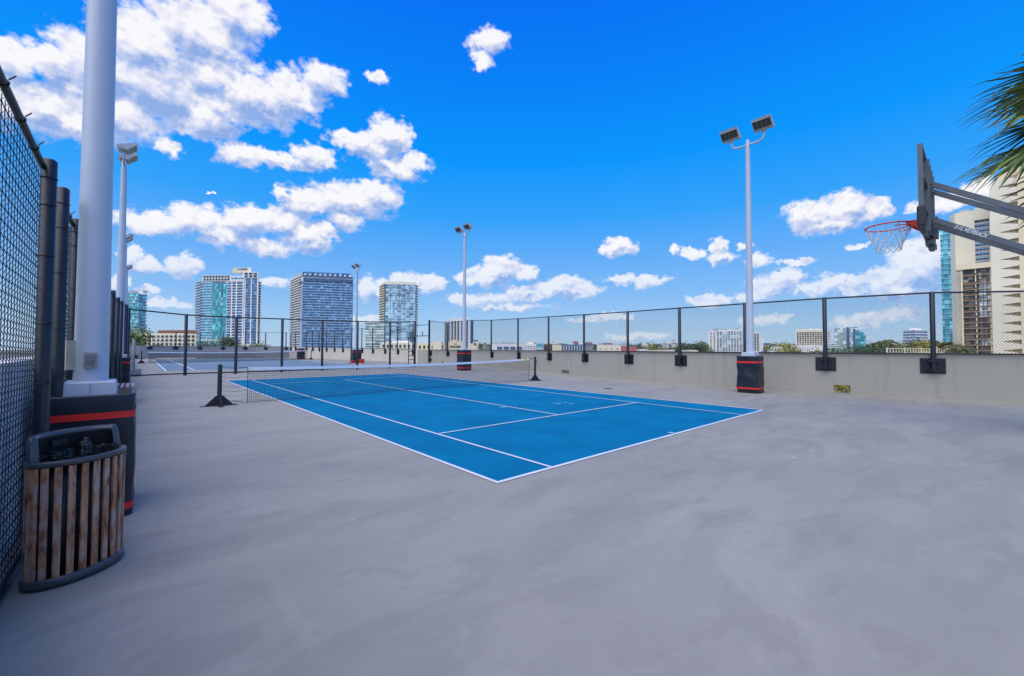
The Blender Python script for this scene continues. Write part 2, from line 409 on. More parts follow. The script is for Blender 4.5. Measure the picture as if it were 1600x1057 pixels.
# clouds of the day: (u, v, half width, half height) in the photograph, turned into azimuth / elevation once
CL = [(20,95,75,55),(85,95,60,50),(150,100,90,75),(225,70,100,85),(310,50,105,80),(370,20,70,55),(60,165,140,60),(170,175,130,60),(240,130,120,90),(130,200,110,35),(330,115,70,60),
 (395,150,95,65),(455,150,75,55),(505,125,48,40),(320,185,70,50),(345,165,60,50),
 (260,231,26,17),(588,119,24,13),(765,62,42,28),(752,95,22,26),
 (375,243,52,26),(435,252,75,20),(490,245,55,26),(560,222,55,26),(610,215,42,40),(590,235,45,22),(620,265,58,30),(645,255,38,22),
 (480,315,55,34),(545,315,85,40),(590,305,50,34),(545,345,40,25),(440,305,22,14),
 (240,347,70,28),(310,345,75,34),(385,345,70,34),(440,345,55,30),(350,370,55,25),(420,385,55,22),(480,372,55,34),(505,360,35,18),
 (285,417,40,26),(300,408,24,22),(232,418,30,22),(205,405,26,30),(190,440,26,22),(230,455,26,9),(430,440,40,14),(250,475,60,12),
 (575,450,22,28),(595,455,24,26),(640,440,40,18),(675,445,30,18),
 (735,435,38,16),(780,422,48,30),(765,435,45,18),(822,428,26,18),(770,465,60,13),(820,458,60,16),(870,452,60,20),(905,455,48,20),(880,440,40,17),(800,480,90,10),(730,470,50,12),
 (967,387,34,20),(955,392,24,12),(1055,390,14,14),(1082,397,28,12),(1122,385,22,15),(1125,404,30,13),(970,438,30,12),(1018,440,42,13),(1160,385,20,12),(1190,405,32,18),(1245,408,36,8),(920,500,40,9),(960,495,40,8),
 (1270,335,68,32),(1320,325,60,28),(1300,350,95,20),(1365,330,34,24),(1340,384,32,9),
 (1205,447,55,27),(1225,435,40,22),(1180,462,50,14),(1110,470,50,13),(1260,452,30,14),(1298,445,44,22),(1325,455,38,12),(1345,440,26,12),
 (1385,440,60,34),(1430,420,70,48),(1460,400,60,55),(1410,455,80,24),(1500,310,70,24),(1450,320,45,18),(1530,300,60,26),
 (1340,500,70,20),(1410,490,60,22),(1190,500,60,12),(560,500,60,10),(1000,525,70,8),(330,300,1,1)]
# a few more outside the photograph's frame, so that the sky goes on
EXTRA = [(-2.4,.35,.30,.12),(-2.1,.33,.22,.10),(-1.4,.30,.28,.10),(-1.1,.38,.2,.12),(2.2,.30,.30,.11),(2.5,.36,.22,.10),(3.0,.25,.25,.08),(2.05,.62,.18,.1),(-.6,.75,.35,.12),(1.0,1.0,.3,.1)]
blobs = []
for u, v, hw, hh in CL:
    d = ray(u, v).normalized(); a0, e0 = math.atan2(d.x, d.y), math.asin(d.z)
    d1 = ray(u+hw, v).normalized(); d2 = ray(u, v-hh).normalized()
    wa = abs(math.atan2(d1.x, d1.y)-a0); we = abs(math.asin(d2.z)-e0)
    # the photograph's rows tilt against lines of equal elevation away from its centre: fine, they are blobs
    k_ = 1.16 if hw < 46 else 1.13; blobs.append((a0, e0, wa*k_, we*k_))
blobs += EXTRA
grp = bpy.data.node_groups.new("cloud_field", 'ShaderNodeTree')
grp.interface.new_socket("P", in_out='INPUT', socket_type='NodeSocketVector')
grp.interface.new_socket("V", in_out='INPUT', socket_type='NodeSocketVector')
grp.interface.new_socket("D", in_out='OUTPUT', socket_type='NodeSocketFloat')
gi = grp.nodes.new("NodeGroupInput"); go = grp.nodes.new("NodeGroupOutput")
wn = grp.nodes.new("ShaderNodeTexNoise"); wn.inputs["Scale"].default_value = 16; wn.inputs["Detail"].default_value = 3
grp.links.new(gi.outputs["V"], wn.inputs["Vector"])
ws = grp.nodes.new("ShaderNodeVectorMath"); ws.operation = 'MULTIPLY_ADD'
ws.inputs[1].default_value = (.036,.024,0)
grp.links.new(wn.outputs["Color"], ws.inputs[0])
sub = grp.nodes.new("ShaderNodeVectorMath"); sub.operation = 'SUBTRACT'; grp.links.new(gi.outputs["P"], sub.inputs[0]); sub.inputs[1].default_value = (.018,.012,0)
w2 = grp.nodes.new("ShaderNodeTexNoise"); w2.inputs["Scale"].default_value = 52; w2.inputs["Detail"].default_value = 3; w2.inputs["Roughness"].default_value = .6
grp.links.new(gi.outputs["V"], w2.inputs["Vector"])
w2m = grp.nodes.new("ShaderNodeVectorMath"); w2m.operation = 'MULTIPLY_ADD'; w2m.inputs[1].default_value = (.040,.030,0); grp.links.new(w2.outputs["Color"], w2m.inputs[0])
s2 = grp.nodes.new("ShaderNodeVectorMath"); s2.operation = 'SUBTRACT'; s2.inputs[1].default_value = (.020,.015,0); grp.links.new(sub.outputs[0], s2.inputs[0]); grp.links.new(s2.outputs[0], w2m.inputs[2])
grp.links.new(w2m.outputs[0], ws.inputs[2])
acc = None
for a0, e0, wa, we in blobs:
    mp = grp.nodes.new("ShaderNodeMapping"); mp.vector_type = 'TEXTURE'
    mp.inputs["Location"].default_value = (a0, e0, 0); mp.inputs["Scale"].default_value = (max(wa,.004), max(we,.003), 1)
    grp.links.new(ws.outputs[0], mp.inputs[0])
    g_ = grp.nodes.new("ShaderNodeTexGradient"); g_.gradient_type = 'SPHERICAL'; grp.links.new(mp.outputs[0], g_.inputs[0])
    if acc is None: acc = g_.outputs["Fac"]
    else:
        mx = grp.nodes.new("ShaderNodeMath"); mx.operation = 'MAXIMUM'
        grp.links.new(acc, mx.inputs[0]); grp.links.new(g_.outputs["Fac"], mx.inputs[1]); acc = mx.outputs[0]
fb = grp.nodes.new("ShaderNodeTexNoise"); fb.inputs["Scale"].default_value = 30; fb.inputs["Detail"].default_value = 9; fb.inputs["Roughness"].default_value = .57
vs_ = grp.nodes.new("ShaderNodeVectorMath"); vs_.operation = 'MULTIPLY'; vs_.inputs[1].default_value = (1,1,1.6); grp.links.new(gi.outputs["V"], vs_.inputs[0]); grp.links.new(vs_.outputs[0], fb.inputs["Vector"])
ma = grp.nodes.new("ShaderNodeMath"); ma.operation = 'MULTIPLY_ADD'; ma.inputs[1].default_value = 1.5; grp.links.new(fb.outputs["Fac"], ma.inputs[0]); 
mb_ = grp.nodes.new("ShaderNodeMath"); mb_.operation = 'MULTIPLY_ADD'; mb_.inputs[1].default_value = 1.3; mb_.inputs[2].default_value = -.76; grp.links.new(acc, mb_.inputs[0]); grp.links.new(mb_.outputs[0], ma.inputs[2])
ct = grp.nodes.new("ShaderNodeMath"); ct.operation = 'MULTIPLY'; ct.use_clamp = True; ct.inputs[1].default_value = 8; grp.links.new(acc, ct.inputs[0])
cs = grp.nodes.new("ShaderNodeMath"); cs.operation = 'ADD'; grp.links.new(ma.outputs[0], cs.inputs[0]); grp.links.new(ct.outputs[0], cs.inputs[1])
cd_ = grp.nodes.new("ShaderNodeMath"); cd_.operation = 'SUBTRACT'; grp.links.new(cs.outputs[0], cd_.inputs[0]); cd_.inputs[1].default_value = 1.0
grp.links.new(cd_.outputs[0], go.inputs["D"])
grp.interface.new_socket("A", in_out='OUTPUT', socket_type='NodeSocketFloat'); grp.links.new(acc, go.inputs["A"])
def field(dp=(0,0,0), dv=(0,0,0)):
    g_ = N(nt, "ShaderNodeGroup"); g_.node_tree = grp
    L(vmth('ADD', cxy.outputs[0], dp), g_.inputs["P"]); L(vmth('ADD', tc.outputs["Generated"], dv), g_.inputs["V"])
    return g_
g0 = field(); d0, a0_ = g0.outputs["D"], g0.outputs["A"]
a1_ = field((-.010, .034, 0)).outputs["A"]
alpha = N(nt, "ShaderNodeMapRange", interpolation_type='SMOOTHSTEP'); L(d0, alpha.inputs[0]); alpha.inputs[1].default_value = .24; alpha.inputs[2].default_value = .70
broad = N(nt, "ShaderNodeMapRange", interpolation_type='SMOOTHSTEP'); L(mth('SUBTRACT', a1_, a0_), broad.inputs[0]); broad.inputs[1].default_value = -.22; broad.inputs[2].default_value = .34
a2_ = field((-.004, .013, 0)).outputs["A"]
br2 = N(nt, "ShaderNodeMapRange", interpolation_type='SMOOTHSTEP'); L(mth('SUBTRACT', a2_, a0_), br2.inputs[0]); br2.inputs[1].default_value = -.30; br2.inputs[2].default_value = .36
core = N(nt, "ShaderNodeMapRange"); L(d0, core.inputs[0]); core.inputs[1].default_value = .35; core.inputs[2].default_value = 1.0
# puffs: finer noise compared with itself a little towards the light
def puff(dv, sc_):
    n_ = N(nt, "ShaderNodeTexNoise"); n_.inputs["Scale"].default_value = sc_; n_.inputs["Detail"].default_value = 3; n_.inputs["Roughness"].default_value = .5
    L(vmth('ADD', tc.outputs["Generated"], dv), n_.inputs["Vector"]); return n_.outputs["Fac"]
lt = Vector((SUN.x*.5, SUN.y*.5, 1)).normalized()
p1 = mth('SUBTRACT', puff(tuple(lt*.012), 26), puff((0,0,0), 26)); p2 = mth('SUBTRACT', puff(tuple(lt*.006), 60), puff((0,0,0), 60))
pf = mth('MULTIPLY_ADD', p1, 1.5, mth('MULTIPLY', p2, .7))
shade = mth('ADD', mth('MULTIPLY', mth('MULTIPLY_ADD', br2.outputs[0], .55, mth('MULTIPLY', broad.outputs[0], .62)), mth('MULTIPLY_ADD', core.outputs[0], .35, .62)), pf)
shade = mth('MULTIPLY_ADD', core.outputs[0], .10, shade, True)
cc = N(nt, "ShaderNodeValToRGB"); L(shade, cc.inputs[0]); e = cc.color_ramp.elements
e[0].color = (*srgb(253,252,253), 1); e[0].position = .12; e[1].color = (*srgb(146,176,230), 1); e[1].position = .95
x = e.new(.32); x.color = (*srgb(236,236,248), 1)
x = e.new(.60); x.color = (*srgb(196,208,240), 1)
cm = N(nt, "ShaderNodeVectorMath", operation='SCALE'); L(cc.outputs[0], cm.inputs[0]); cm.inputs["Scale"].default_value = 10.0
up = N(nt, "ShaderNodeMapRange"); L(sep.outputs[2], up.inputs[0]); up.inputs[1].default_value = .0; up.inputs[2].default_value = .24; up.inputs[3].default_value = .42; up.inputs[4].default_value = .96
fin = N(nt, "ShaderNodeMix", data_type='RGBA'); L(mth('MULTIPLY', alpha.outputs[0], up.outputs[0]), fin.inputs[0]); L(mixs.outputs[2], fin.inputs[6]); L(cm.outputs[0], fin.inputs[7])
L(fin.outputs[2], bg.inputs["Color"])
w.cycles.sampling_method = 'MANUAL'; w.cycles.sample_map_resolution = 512

scene.view_settings.view_transform = 'Standard'; scene.view_settings.look = 'None'
scene.view_settings.exposure = 0; scene.view_settings.gamma = 1
scene.cycles.max_bounces = 6; scene.cycles.diffuse_bounces = 3; scene.cycles.glossy_bounces = 3; scene.cycles.transparent_max_bounces = 12

# ------------------------------------------------------------------ setting: ground, deck, courts
GZ = -21.0
g = MB(); g.quad((-6000,-6000,GZ), (6000,-6000,GZ), (6000,6000,GZ), (-6000,6000,GZ))
tag(g.build('ground', mat('city_ground', (.10,.12,.07), .95, 0, .4, .02, c2=(.24,.22,.17))), kind='structure')

# inner face of the right-hand parapet: ground points read from the photograph
PB = [(1600,630),(1460,623.5),(1330,617.5),(1170,607.5),(1062,599.5),(960,591.5),(859,582.5),(800,576.5),(745,571.6),(690,568.2),(652,566.9)]
PBF = [(640,566.4),(600,564.6),(560,562.9),(520,561.3),(480,559.9),(452,559.2)]
inner = [ground(u, v) for u, v in PB]
def cubic(pts, n, deg=3):
    ys = [p.y for p in pts]; y0, y1 = min(ys), max(ys); f = lambda y: (y-y0)/(y1-y0)
    A = [[f(p.y)**k for k in range(deg+1)] for p in pts]; wts = [1/max(1,(p-CAM).length/18)**2 for p in pts]
    m = deg+1; S_ = [[sum(w_*r[i]*r[j] for w_, r in zip(wts, A)) for j in range(m)]+[sum(w_*r[i]*p.x for w_, r, p in zip(wts, A, pts))] for i in range(m)]
    for i in range(m):
        pv = max(range(i, m), key=lambda k: abs(S_[k][i])); S_[i], S_[pv] = S_[pv], S_[i]
        for k in range(m):
            if k != i:
                c = S_[k][i]/S_[i][i]; S_[k] = [a-c*b for a, b in zip(S_[k], S_[i])]
    co = [S_[i][m]/S_[i][i] for i in range(m)]
    ts = [(i/n)**1.4 for i in range(n+1)]
    return [Vector((sum(c*t_**k for k, c in enumerate(co)), y0+(y1-y0)*t_, 0)) for t_ in ts]
inner = cubic(inner, 26)
first = inner[0]; dirn = (inner[0]-inner[1]).normalized()
inner = [first + dirn*16] + inner
innerf = [inner[-1]] + [ground(u, v) for u, v in PBF]
corner = innerf[-1]
LX = -3.62   # left wall inner face
farl = Vector((LX-1.2, corner.y-1.0, 0))
d_ = MB()
poly = [(LX-.3, -30), (inner[0].x+.3, -30)] + [(p.x+.28, p.y) for p in inner] + [(p.x+.28, p.y) for p in innerf[1:]] + [(farl.x-.3, farl.y+3)]
d_.prism(poly, GZ+.02, 0)
tag(d_.build('deck', M['deck']), kind='structure')

S = .75
q = {k: ground(*p) for k, p in dict(D0=(777,755),D1=(1191.5,641.3),L1=(862,731.6),C0=(1054.5,679),R1=(1163,649.6),SL=(686,679),SC=(871,649.3),SR=(997,629.8),
     F0=(353.5,595.4),F1=(625,584.0),FL=(393,594.4),FR=(607,585.0),TL=(425,600.6),TC=(538,594.2),TR=(636,588.6)).items()}
c_ = MB(); c_.add([Vector((q[k].x, q[k].y, .004)) for k in ('D0','D1','F1','F0')], [(0,1,2,3)])
tag(c_.build('court_surface', M['court']), kind='structure')
def strip(mb, a, b, w_, z=.008, ext=0.0):
    a = Vector((a.x, a.y, z)); b = Vector((b.x, b.y, z)); t = (b-a).normalized(); a -= t*ext; b += t*ext
    n = Vector((-t.y, t.x, 0))*w_/2
    mb.add([a-n, b-n, b+n, a+n], [(0,1,2,3)])
ln = MB()
for i, (a, b, wd) in enumerate((('D0','D1',.055),('D0','F0',.05),('D1','F1',.05),('F0','F1',.05),('L1','FL',.045),('R1','FR',.045),('SL','SR',.045),('SC','TC',.045))):
    strip(ln, q[a], q[b], wd, .008+.0012*i, .02 if i < 4 else 0)
strip(ln, q['TL'], q['TR'], .045, .0185)
cmv = (q['SC']-q['C0']).normalized(); strip(ln, q['C0'], q['C0']+cmv*.12, .05, .0195)
tag(ln.build('court_lines', M['court_wht']), kind='structure')

# second court beyond the cross fence
c2 = MB(); c2.add([(-1.85,30.9,.004),(11.5,31.5,.004),(12.2,66.5,.004),(-1.95,66.5,.004)], [(0,1,2,3)])
tag(c2.build('far_court_surface', M['court2']), kind='structure')
l2 = MB()
V = Vector
strip(l2, V((-1.7,31,0)), V((-1.8,66.4,0)), .10, .008); strip(l2, V((-.25,31,0)), V((-.3,66.4,0)), .09, .0092)
strip(l2, V((-1.8,66.4,0)), V((12.1,66.4,0)), .16, .0104); strip(l2, V((-1.7,31,0)), V((11.4,31.6,0)), .07, .0116); strip(l2, V((-.25,42,0)), V((10.6,42.4,0)), .08, .0128)
strip(l2, V((11.4,31.6,0)), V((12.1,66.4,0)), .09, .014); strip(l2, V((10.5,31.6,0)), V((11,66.4,0)), .09, .0152)
tag(l2.build('far_court_lines', M['court_wht']), kind='structure')

# worn streak, scuffs and a floor drain
def blot(mb, u, v, w_, h_, z, n=14):
    c = ground(u, v)
    mb.add([(c.x+w_*math.cos(2*PI*i/n)*random.uniform(.5,1), c.y+h_*math.sin(2*PI*i/n)*random.uniform(.5,1), z) for i in range(n)], [tuple(range(n))])
sc = MB()
for u, v, a, b in ((873,631,.16,.10),(884,629.5,.12,.07),(893,631.5,.10,.10),(866,630,.07,.05),(786,637,.20,.07)): blot(sc, u, v, a, b, .0075)
tag(sc.build('court_scuffs', M['scuff']), kind='structure')
t = thing('floor_drain', ground(950,608), 'dark round drain cover in the grey deck near the right wall', 'drain')
dr = MB(); c0 = ground(950,608); dr.tube([c0, c0+V((0,0,.006))], .19, 18); dr.build('drain_cover', M['midgrey'], t)
dr = MB()
for k in range(-3, 4): dr.box(c0+V((k*.045,0,.0085)), (.018, .30-abs(k)*.03, .005))
dr.build('grate', M['black_metal'], t)

# ------------------------------------------------------------------ parapet walls
WH = 1.335
def wall_along(pts, h0, h1, th, mb, holes=(), out=1):
    """vertical slab following pts; holes = list of (segment, t0, t1, z0, z1)"""
    n = len(pts)
    nor = []
    for i in range(n):
        d = (pts[min(i+1,n-1)]-pts[max(i-1,0)]); d.z = 0; d.normalize(); nor.append(Vector((d.y, -d.x, 0))*out)
    L_ = [0]
    for i in range(1, n): L_.append(L_[-1]+(pts[i]-pts[i-1]).length)
    H = [h0+(h1-h0)*l/L_[-1] for l in L_]
    def P(i, t, z, o):
        a = pts[i].lerp(pts[i+1], t); nn = nor[i].lerp(nor[i+1], t); return Vector((a.x, a.y, z)) + nn*th*o
    def cell(i, t0, t1, z0, z1a, z1b):
        vs = [P(i,t0,z0,0),P(i,t1,z0,0),P(i,t1,z1b,0),P(i,t0,z1a,0),P(i,t0,z0,1),P(i,t1,z0,1),P(i,t1,z1b,1),P(i,t0,z1a,1)]
        mb.add(vs, [(0,1,2,3),(5,4,7,6),(3,2,6,7),(1,0,4,5),(0,3,7,4),(2,1,5,6)])
    for i in range(n-1):
        hs = sorted(h for h in holes if h[0] == i); t = 0
        for _, t0, t1, z0, z1 in hs:
            if t0 > t: cell(i, t, t0, 0, H[i]+(H[i+1]-H[i])*t, H[i]+(H[i+1]-H[i])*t0)
            if z0 > 0: cell(i, t0, t1, 0, z0, z0)
            cell(i, t0, t1, z1, H[i]+(H[i+1]-H[i])*t0, H[i]+(H[i+1]-H[i])*t1); t = t1
        if t < .9999: cell(i, t, 1, 0, H[i]+(H[i+1]-H[i])*t, H[i+1])
def cut(pts, u):
    """adds the vertex where the sight line of column u meets the polyline"""
    d = ray(u, 560)
    for i in range(len(pts)-1):
        a, b = pts[i], pts[i+1]; e_ = b-a; den = e_.x*d.y-e_.y*d.x
        s_ = ((CAM.x-a.x)*d.y-(CAM.y-a.y)*d.x)/den
        if 1e-4 < s_ < 1-1e-4: return pts[:i+1]+[a.lerp(b, s_)]+pts[i+1:], i+1
    return pts, None
holes = []; HP = []
for u0, u1, v0, v1 in ((1302,1328,602,615),(877,889,578.5,586),(690.5,696,565.5,569.5)):
    inner, k0 = cut(inner, u0); inner, k1 = cut(inner, u1)
    if k0 is None or k1 is None: continue
    lo_, hi_ = (k1, k0+1) if k1 <= k0 else (k0, k1)
    del inner[lo_+1:hi_]
    HP.append((inner[lo_].copy(), inner[lo_+1].copy(), v0, v1))
for a, b, v0, v1 in HP:
    i = min(range(len(inner)), key=lambda k: (inner[k]-a).length); pm = (a+b)/2
    holes.append((i, 0.0, 1.0, max(.02, zat(pm, v1)), zat(pm, v0)))
wt = MB(); wall_along(inner, WH, 1.375, .26, wt, holes)
pw = wt.build('parapet_wall', M['parapet']); tag(pw, 'long grey painted parapet wall along the right side of the court', 'wall')
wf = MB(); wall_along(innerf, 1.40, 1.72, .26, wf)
wfo = wf.build('parapet_wall', M['parapet_painted_sun']); tag(wfo, 'parapet wall beyond the cross fence with sunlight painted into its cream colour', 'wall')
fw_pts = [ground(452,559.2)+V((-.05,0,0)), ground(400,559.0), ground(340,559.2), ground(280,559.6), ground(218,560.2), ground(186,560.4)]
cw = MB(); wall_along(fw_pts, 1.72, 1.80, .3, cw, out=1)
tag(cw.build('parapet_wall', M['midgrey']), 'curved dark grey parapet wall closing the far court', 'wall')
lw_pts = [V((LX,-14,0)), V((LX,10,0)), V((LX-.06,26,0)), V((LX-.5,50,0)), fw_pts[-1]+V((-.02,-.3,0))]
lw = MB(); wall_along(lw_pts, WH, 1.5, .24, lw, out=-1)
tag(lw.build('parapet_wall', M['parapet_white']), 'low pale parapet wall behind the tall left mesh fence', 'wall')

# ------------------------------------------------------------------ chain link fences
def chainlink(mb, a, b, z0a, z0b, z1a, z1b, pitch=.055, wire=.0045, push=V((0,0,0))):
    """two crossing families of wires filling the panel between a and b"""
    Ls = Vector((b.x-a.x, b.y-a.y)).length; Hh = ((z1a-z0a)+(z1b-z0b))/2
    t = Vector(((b.x-a.x)/Ls, (b.y-a.y)/Ls, 0)); n = Vector((-t.y, t.x, 0))
    step = pitch*1.0
    def W(s_, h, o):
        f = s_/Ls; return Vector((a.x, a.y, 0)) + t*s_ + n*o + push + Vector((0,0,(z0a+(z0b-z0a)*f) + h/Hh*((z1a-z0a)+((z1b-z0b)-(z1a-z0a))*f)))
    k = -Hh
    vs, fs = [], []
    def wire_(p, q_):
        d = (q_-p).normalized(); x = d.cross(n).normalized(); y = n; b0 = len(vs); r = wire/2
        for c in (p, q_):
            vs.extend((c+x*r, c+y*r, c-x*r, c-y*r))
        fs.extend([(b0,b0+1,b0+5,b0+4),(b0+1,b0+2,b0+6,b0+5),(b0+2,b0+3,b0+7,b0+6),(b0+3,b0,b0+4,b0+7)])
    s0 = -Hh
    while s0 < Ls:
        for sg in (0, 1):
            x0, x1 = max(s0, 0), min(s0+Hh, Ls)
            if x1-x0 > .01:
                h0, h1 = x0-s0, x1-s0
                if sg: h0, h1 = Hh-h0, Hh-h1
                wire_(W(x0, h0, wire*.5*(1 if sg else -1)), W(x1, h1, wire*.5*(1 if sg else -1)))
        s0 += step*1.414
    mb.add(vs, fs)

# fence standing on the right parapet
posts_r = [1680,1457,1290,1166,1064,983,914.5,859,811,769,731,700,672]
post_v = {1680:452,1457:456,1290:465,1166:473.5,1064:480.5,983:486.5,914.5:491,859:494.5,811:497.5,769:500,731:500.5,700:504.5,672:501}
def on_wall(pts, u):
    d = ray(u, 560)
    for i in range(len(pts)-1):
        a, b = pts[i], pts[i+1]; e_ = b-a
        s_ = ((CAM.x-a.x)*d.y-(CAM.y-a.y)*d.x)/(e_.x*d.y-e_.y*d.x); r_ = ((a.x-CAM.x)*e_.y-(a.y-CAM.y)*e_.x)/(d.x*e_.y-d.y*e_.x)
        if -1e-6 <= s_ <= 1+1e-6 and r_ > 0:
            n = Vector((e_.y, -e_.x, 0)).normalized(); return a.lerp(b, s_), n, e_.normalized()
def wall_fence(label, pts, us, vtop, name='chain_link_fence', pitch=.055, wire=.0045, plate=(.56,.46), prad=.062, wall_h=WH, vmesh=None, zdrop=.34):
    tops = []; root = None
    for u in us:
        P, n, tg = on_wall(pts, u)
        if root is None: root = thing(name, P, label, 'fence')
        front = P - n*.09
        zt = zat(front, vtop[u]); tops.append((front, zt, n, tg))
        zb = wall_h(P) - zdrop if callable(wall_h) else wall_h-zdrop
        po = MB(); po.tube([front+V((0,0,zb-plate[1]*.42)), front+V((0,0,zt-.02)), front+V((0,0,zt))], [prad, prad, prad*.5], 12)
        pobj = po.build('post', M['black_metal'], root)
        pl = MB(); rot = Matrix((( tg.x, n.x, 0),(tg.y, n.y, 0),(0,0,1)))
        pl.box(P-n*.014+V((0,0,zb)), (plate[0], .024, plate[1]), rot)
        for sz in (-.3, .3):
            pl.box(front+V((0,0,zb+sz*plate[1])), (.24, .15, .055), rot)
            pl.box(P-n*.034+V((0,0,zb+sz*plate[1])), (.34, .018, .07), rot)
        bo = pl
        for sx in (-.42,.42):
            for sz in (-.40,.40):
                c = P-n*.028+tg*sx*plate[0]+V((0,0,zb+sz*plate[1])); bo.tube([c, c-n*.022], .018, 8)
        for sz in (-.3,.3):
            c = front-n*.078+V((0,0,zb+sz*plate[1]+.0)); bo.box(c, (.25,.008,.018), rot)
        pl.build('mounting_plate', M['black_metal'], pobj)
    rail = MB(); rail.tube([f+V((0,0,z-.035)) for f, z, _, _ in tops], .026, 10); rail.build('top_rail', M['black_metal'], root)
    hz = [(wall_h(f) if callable(wall_h) else wall_h)+.03 for f, *_ in tops]
    br = MB(); br.tube([f+V((0,0,h)) for (f, *_), h in zip(tops, hz)], .024, 8); br.build('bottom_rail', M['black_metal'], root)
    cl = MB()
    for i in range(len(tops)-1):
        (f0, z0, n0, _), (f1, z1, _, _) = tops[i], tops[i+1]
        far_ = (f0-CAM).length > 45
        chainlink(cl, f0-n0*.02, f1-n0*.02, hz[i], hz[i+1], z0-.04, z1-.04, pitch*(2.2 if far_ else 1), wire)
    cl.build('chain_link', M['wire'], root)
    return root
wall_fence('black chain link fence on posts bracketed to the right grey parapet', inner, posts_r, post_v)
us_f = [646,622,602,583,566,550,536,523,510.5,499,489,479,470,462,454.5]
vt_f = {u: 508+(646-u)*.066 for u in us_f}
wh_f = lambda P: 1.40 + .32*min(1, max(0, (P-innerf[0]).length/(innerf[-1]-innerf[0]).length))
wall_fence('black chain link fence on the parapet stretch beyond the cross fence', innerf, us_f, vt_f, wall_h=wh_f, pitch=.12, wire=.0035, plate=(.5,.5), prad=.06)
us_c = [447,415,383,348,312,274,233.5]
vt_c = {u: 519.5 for u in us_c}
wall_fence('black chain link fence standing on the curved dark far wall', fw_pts, us_c, vt_c, wall_h=lambda P: 1.74, pitch=.16, wire=.004, plate=(.62,.34), prad=.075, zdrop=.30)

# tall fence on the left edge
FX = -3.52
t = thing('chain_link_fence', (FX, 1, 0), 'tall black chain link fence with thick posts along the left edge', 'fence')
left_posts = [(-2.6,2.99,.045),(.98,2.85,.043),(1.70,2.85,.042),(2.75,2.82,.044),(5.6,2.82,.05),(8.2,2.85,.05),(10.3,2.85,.05),(13.2,2.95,.05),(16.2,3.1,.05),(19.2,3.25,.05),(22.3,3.44,.07)]
for y, z, r in left_posts:
    po = MB(); po.tube([(FX+.06,y,0),(FX+.06,y,z-.012),(FX+.06,y,z)], [r,r,r*.75], 16)
    pobj = po.build('post', M['black_metal'], t)
    ti = MB()
    for k in range(6):
        zz = .35+k*.44+random.uniform(-.05,.05)
        if zz < z-.1:
            ti.tube([V((FX+.06+(r+.003)*math.cos(a), y+(r+.003)*math.sin(a), zz+.008*math.sin(a))) for a in [2*PI*j/14 for j in range(14)]], .0032, 5, closed=True)
            ti.tube([V((FX+.06+r*.6, y-r*.9, zz)), V((FX+.06+r*.9, y-r*1.25, zz+.012))], .004, 5)
            ti.build('wire_tie', M['wire'], pobj); ti = MB()
    ti.tube([V((FX+.06+(r+.002)*math.cos(a), y+(r+.002)*math.sin(a), z-.14)) for a in [2*PI*j/14 for j in range(14)]], .004, 5, closed=True)
    ti.build('cap_band', M['wire'], pobj)
rl = MB()
for i in range(len(left_posts)-1):
    (y0,z0,_), (y1,z1,_) = left_posts[i], left_posts[i+1]
    if (y0, y1) == (.98, 1.70): continue
    rl.tube([(FX+.03,y0,z0-.06),(FX+.03,y1,z1-.06)], .020, 12)
    k = y0+.28
    while k < y1 and y0 < 4:
        zz = z0-.06+(z1-z0)*(k-y0)/(y1-y0)
        rl.tube([V((FX+.03+.023*math.cos(a), k+.004*math.sin(a), zz+.023*math.sin(a))) for a in [2*PI*j/12 for j in range(12)]], .0035, 5, closed=True)
        rl.tube([V((FX+.05,k,zz+.02)), V((FX+.075,k,zz+.05))], .004, 5)
        k += .42
rl.build('top_rail', M['black_metal'], t)
br = MB(); br.tube([(FX+.01,-2.6,.05),(FX+.01,22.3,.05)], .022, 8); br.build('bottom_rail', M['black_metal'], t)
# woven mesh: zigzag wires on the near panels, plain crossing wires farther on
def woven(mb, y0, y1, z0, z1, x, p=.05, r=.0022, slope=0.0):
    n = int((y1-y0)/p); m_ = int((z1-z0)/(p*.98))
    for i in range(n):
        pts = []
        for j in range(m_*1+1):
            for s_ in (0,):
                yy = y0+i*p+(p*1.12 if j % 2 else -p*.12); pts.append((x+(.004 if (i+j) % 2 else -.004), yy, z0+j*p*.98*(1+max(0,1-yy)*slope)))
        vs, fs = [], []
        for k, c in enumerate(pts):
            c = Vector(c)
            vs += [c+V((r,0,0)), c+V((0,r*.9,r*.9)), c-V((r,0,0)), c-V((0,r*.9,r*.9))]
        for k in range(len(pts)-1):
            b = k*4
            for j in range(4): fs.append((b+j, b+(j+1)%4, b+4+(j+1)%4, b+4+j))
        mb.add(vs, fs, True)
cl = MB()
woven(cl, -2.55, 1.0, .06, 2.79, FX+.015, .038, .0021, .0138)
woven(cl, 1.05, 2.74, .06, 2.77, FX+.005, .043, .0021)
for i in range(3, len(left_posts)-1):
    chainlink(cl, V((FX+.005,left_posts[i][0],0)), V((FX+.005,left_posts[i+1][0],0)), .06, .06, left_posts[i][1]-.07, left_posts[i+1][1]-.07, .055, .0045)
cl.build('chain_link', M['wire'], t)

